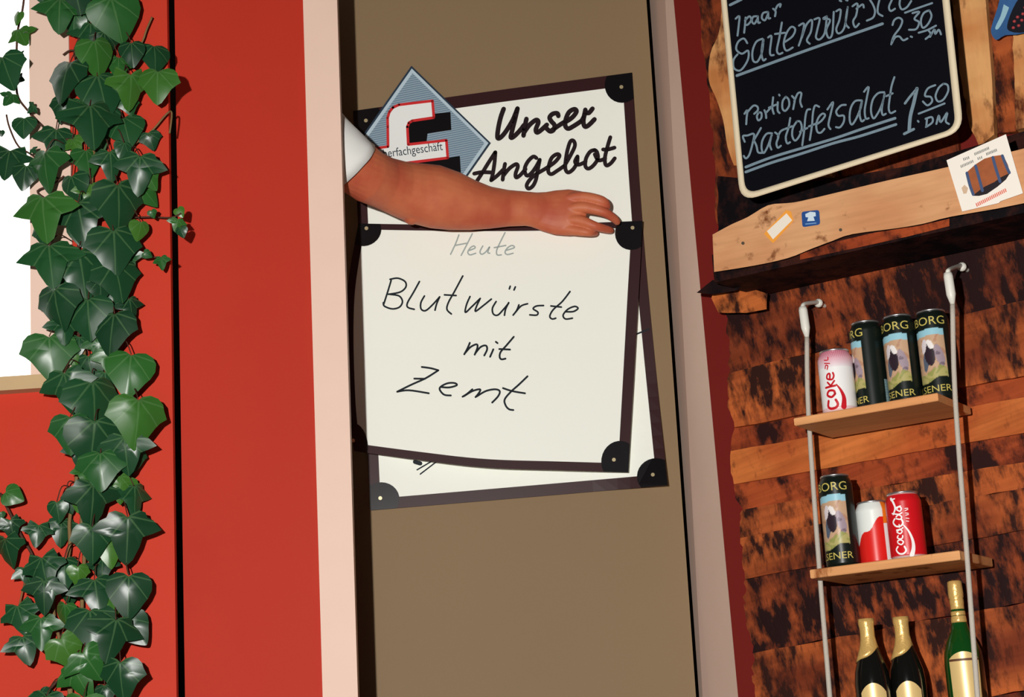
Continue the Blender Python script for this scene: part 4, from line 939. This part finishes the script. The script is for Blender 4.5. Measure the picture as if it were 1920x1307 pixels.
M_STEM = mat('ivy_stem', srgb(120, 96, 60), 0.7, 0.2, var=0.3, vscale=40)
M_STEM2 = mat('ivy_stem_dark', srgb(74, 46, 34), 0.7, 0.2, var=0.3, vscale=40)
HALF = {
 'broad': [(0, -.02), (.10, .07), (.24, .11), (.38, .06), (.47, -.05), (.50, -.18), (.56, -.33), (.44, -.42), (.34, -.54), (.22, -.74), (.10, -.92), (0, -1.0)],
 'lobed': [(0, -.02), (.09, .07), (.22, .12), (.34, .08), (.38, -.02), (.50, -.08), (.66, -.28), (.48, -.36), (.30, -.42), (.24, -.62), (.12, -.88), (0, -1.0)],
 'heart': [(0, -.03), (.12, .06), (.28, .08), (.42, .0), (.50, -.14), (.50, -.32), (.42, -.50), (.32, -.64), (.22, -.78), (.12, -.90), (.05, -.97), (0, -1.0)],
 'five': [(0, -.02), (.14, .10), (.34, .20), (.40, .04), (.42, -.06), (.60, -.14), (.64, -.30), (.44, -.36), (.32, -.46), (.24, -.66), (.10, -.90), (0, -1.0)],
}
def leaf_mesh(kind, fold, droop, wav):
    h = HALF[kind]; out = [(x, z) for x, z in h] + [(-x * .97, z) for x, z in reversed(h[1:-1])]
    n = len(out); f = lambda x, z: Vector((x, fold * abs(x) + droop * (z * z) + wav * math.sin(x * 9 + z * 7), z))
    vs_ = [f(x, z) for x, z in out]
    inn = [(x * .5, -.02 + (z + .02) * .55 - .05) for x, z in out]; vs_ += [f(x, z) - Vector((0, .035, 0)) for x, z in inn]
    vs_.append(f(0, -.32) + Vector((0, -.005, 0)))
    fs_ = [(i, (i + 1) % n, n + (i + 1) % n, n + i) for i in range(n)] + [(n + i, n + (i + 1) % n, 2 * n) for i in range(n)]
    me = bpy.data.meshes.new('ivy_leaf'); me.from_pydata([tuple(v) for v in vs_], [], fs_); me.update()
    for p_ in me.polygons: p_.use_smooth = True
    me.materials.append(M_LEAF); return me
LM = [leaf_mesh(k, fo, dr_, wv_) for k, fo, dr_, wv_ in (('broad', .16, .18, .02), ('broad', .28, .30, .03), ('lobed', .18, .22, .03), ('heart', .20, .25, .02), ('heart', .10, .12, .03), ('five', .2, .2, .03), ('lobed', .3, .1, .04))]
IVY = empty('ivy_plant', at_y(160, 1307, YL - .06)); tag(IVY, 'hanging ivy with glossy dark green leaves trailing down the red wall', 'plant')
L1 = [(95, 95, 75, -20), (120, 200, 120, 20), (35, 390, 200, 10), (112, 440, 50, 60), (50, 550, 90, -40), (170, 605, 62, -60), (130, 700, 115, -10), (40, 900, 175, -10), (8, 740, 35, 0), (330, 70, 195, -10), (480, 25, 150, 10),
 (650, 90, 240, 12), (710, 85, 70, 30), (410, 130, 115, -15), (355, 440, 240, -12), (505, 200, 180, 0), (545, 310, 200, 8), (590, 240, 150, 10), (735, 290, 135, 0), (865, 310, 155, -5), (660, 370, 140, 0), (570, 510, 240, 5),
 (730, 500, 195, 5), (875, 470, 185, -8), (345, 605, 130, -20), (515, 680, 260, 0), (700, 715, 175, 10), (310, 790, 175, -10), (840, 780, 95, 10), (250, 940, 230, 0), (135, 980, 140, -15), (420, 810, 100, 20), (490, 900, 165, 0),
 (620, 915, 165, 0), (775, 960, 215, -5), (840, 1000, 110, 30), (415, 1040, 150, 10), (510, 1080, 130, 0), (665, 1150, 280, 0), (830, 1090, 130, 40), (240, 1200, 250, 0), (450, 1230, 250, 8), (780, 1280, 105, 0), (560, 790, 95, 15),
 (680, 830, 90, -15), (1000, 1180, 58, 20), (985, 1250, 70, -10), (1010, 1290, 60, 10), (850, 1190, 45, 20), (118, 305, 38, 50), (185, 838, 40, 40), (600, 640, 120, -20), (470, 600, 120, 20), (720, 590, 90, 10)]
L2 = [(230, 20, 120, 0), (280, 180, 250, 5), (450, 20, 140, 5), (640, 110, 255, 0), (460, 240, 275, 4), (660, 275, 220, 8), (310, 430, 235, 0), (490, 480, 225, 0), (620, 565, 235, -10), (730, 440, 125, 10), (360, 560, 150, 0),
 (280, 700, 240, -4), (400, 700, 110, 10), (550, 660, 130, 0), (620, 740, 155, 0), (720, 790, 235, -12), (500, 770, 155, 4), (380, 900, 240, 0), (530, 960, 265, 5), (770, 1060, 265, -6), (390, 1130, 200, -6), (520, 1180, 260, 0),
 (640, 1010, 150, 10), (700, 1250, 210, 0), (640, 1150, 130, 0), (820, 140, 52, 60), (900, 185, 78, 5), (630, 370, 110, 0), (440, 640, 100, -10), (450, 1260, 140, 0), (590, 850, 130, 0), (700, 200, 150, 10), (400, 330, 140, -10), (560, 330, 120, 0), (580, 1060, 140, 0)]
L3 = [(550, 50, 200, 0), (660, 50, 170, 5), (750, 10, 100, 0), (465, 85, 95, 0), (660, 160, 150, -5), (510, 250, 250, 0), (740, 225, 180, 0), (700, 430, 255, -5), (510, 460, 200, 0), (600, 500, 170, 0), (315, 285, 110, 0), (375, 255, 90, 10),
 (70, 200, 105, 60), (65, 385, 115, 10), (40, 510, 165, 0), (205, 415, 120, -10), (335, 400, 140, 0), (240, 620, 190, 10), (150, 640, 110, 20), (355, 620, 160, 0), (240, 750, 185, -5), (380, 710, 165, -10), (530, 740, 190, 0), (705, 740, 230, 0),
 (115, 875, 175, 10), (225, 950, 175, 0), (355, 860, 140, -10), (500, 920, 215, 0), (620, 980, 230, -14), (735, 935, 180, 30), (620, 800, 130, 10), (140, 1040, 155, 10), (370, 1060, 190, 25), (440, 1220, 200, 15), (500, 1130, 190, 30), (660, 1210, 215, 0),
 (580, 1290, 110, 0), (260, 1310, 100, 60), (5, 310, 42, 0), (430, 640, 110, 0), (560, 600, 120, 0), (440, 240, 100, -20), (590, 150, 150, 0)]
rl = random.Random(21)
allv = [(x / 2.97, y / 2.97, l / 2.97, a) for x, y, l, a in L1] + [(x / 2.97, 430 + y / 2.97, l / 2.97, a) for x, y, l, a in L2] + [(x / 2.925, 860 + y / 2.925, l / 2.925, a) for x, y, l, a in L3]
pet = []
for k in range(14):    # the vine goes on a little above and below what the photograph shows
    allv.append((rl.uniform(70, 240), rl.uniform(-120, -25), rl.uniform(50, 85), rl.uniform(-12, 12)))
    allv.append((rl.uniform(50, 230), rl.uniform(1335, 1430), rl.uniform(50, 80), rl.uniform(-12, 12)))
for px, py, ln, ang in allv:
    big = ln > 62
    y = YL - (0.075 + rl.uniform(0, .05) if big else 0.03 + rl.uniform(0, .05))
    if px > 325: y = YL - 0.02
    c = at_y(px, py, y); s = ln * 1.06 * mm_per_px(c)
    me = rl.choice([LM[0], LM[1], LM[2], LM[0], LM[2], LM[3], LM[5]] if big else LM)
    o = bpy.data.objects.new('leaf', me); C.objects.link(o)
    rz = rl.uniform(-.5, .5) + (0.30 if px > 150 else -.05); rx = rl.uniform(-.30, .22); ry = math.radians(-ang) + rl.uniform(-.1, .1) - ROLL
    Mx = Matrix.Rotation(rz, 4, 'Z') @ Matrix.Rotation(rx, 4, 'X') @ Matrix.Rotation(ry, 4, 'Y')
    base = c - (Mx @ Vector((0, 0, -0.42 * s)))
    Mx = Matrix.Translation(base) @ Mx @ Matrix.Diagonal((s * rl.choice((-1, 1)) * rl.uniform(1.02, 1.25), s, s, 1))
    setpar(o, IVY); o.matrix_basis = Mx
    pet.append((base, y, ln))
stems = [([(186, -130), (182, -40), (183, 30), (178, 110), (180, 220), (172, 330), (170, 440), (160, 560), (158, 680), (170, 760), (160, 850)], .0035, M_STEM),
 ([(146, -40), (150, 60), (140, 100), (152, 150), (148, 300), (150, 420), (140, 560), (150, 640)], .0028, M_STEM2),
 ([(146, 850), (143, 900), (136, 940), (130, 980), (131, 1020), (124, 1060), (100, 1130), (112, 1200), (130, 1260), (134, 1330), (140, 1440)], .0034, M_STEM),
 ([(165, 870), (160, 930), (152, 990), (158, 1040), (154, 1100), (153, 1150), (144, 1220), (130, 1290), (138, 1340)], .0036, M_STEM),
 ([(47, -20), (42, 20), (33, 60), (31, 120), (32, 175), (50, 205), (90, 245), (130, 262), (160, 250)], .0022, M_STEM2),
 ([(12, 215), (18, 240), (35, 275), (62, 292), (85, 320), (110, 335)], .0018, M_STEM2),
 ([(0, 925), (20, 965), (40, 1005), (55, 1030), (64, 1050), (90, 1120), (105, 1170), (118, 1220), (130, 1300)], .0026, M_STEM2),
 ([(222, 300), (255, 268), (285, 245), (312, 214), (322, 212), (318, 250)], .0018, M_STEM), ([(225, 110), (262, 85), (275, 55), (285, 32)], .0018, M_STEM),
 ([(240, 408), (285, 407), (320, 408), (340, 400)], .0016, M_STEM2), ([(240, 484), (268, 483), (300, 482)], .0015, M_STEM2),
 ([(145, 95), (130, 95), (118, 103)], .0016, M_STEM2), ([(85, 372), (70, 358), (100, 345), (120, 330)], .0018, M_STEM2), ([(125, 1268), (105, 1280), (88, 1300), (80, 1330)], .0026, M_STEM2),
 ([(236, 1054), (240, 1076)], .0014, M_STEM), ([(46, 1092), (36, 1135)], .0014, M_STEM)]
for pts, r, m in stems:
    mb = MB(); q = catmull(pts, 4); mb.tube([at_y(x, y, YL - (0.028 if x < 318 else 0.02)) for x, y in q], r, 7); mb.build('stem', m, IVY, True)
# leaf stalks joining the larger leaves to the vines
mb = MB()
for bpt, y, ln in pet:
    if ln < 30 or not (85 < to_px(bpt)[0] < 265): continue
    v0 = bpt; v2 = Vector((v0.x + (at_y(165, 600, y).x - v0.x) * .30, YL - .03, v0.z + .03)); v1 = (v0 + v2) / 2 + Vector((0, -.012, .012))
    mb.tube(catmull([tuple(v0), tuple(v1), tuple(v2)], 4), .0011, 5)
st = mb.build('leaf_stalks', M_STEM2, IVY, True); st['kind'] = 'stuff'
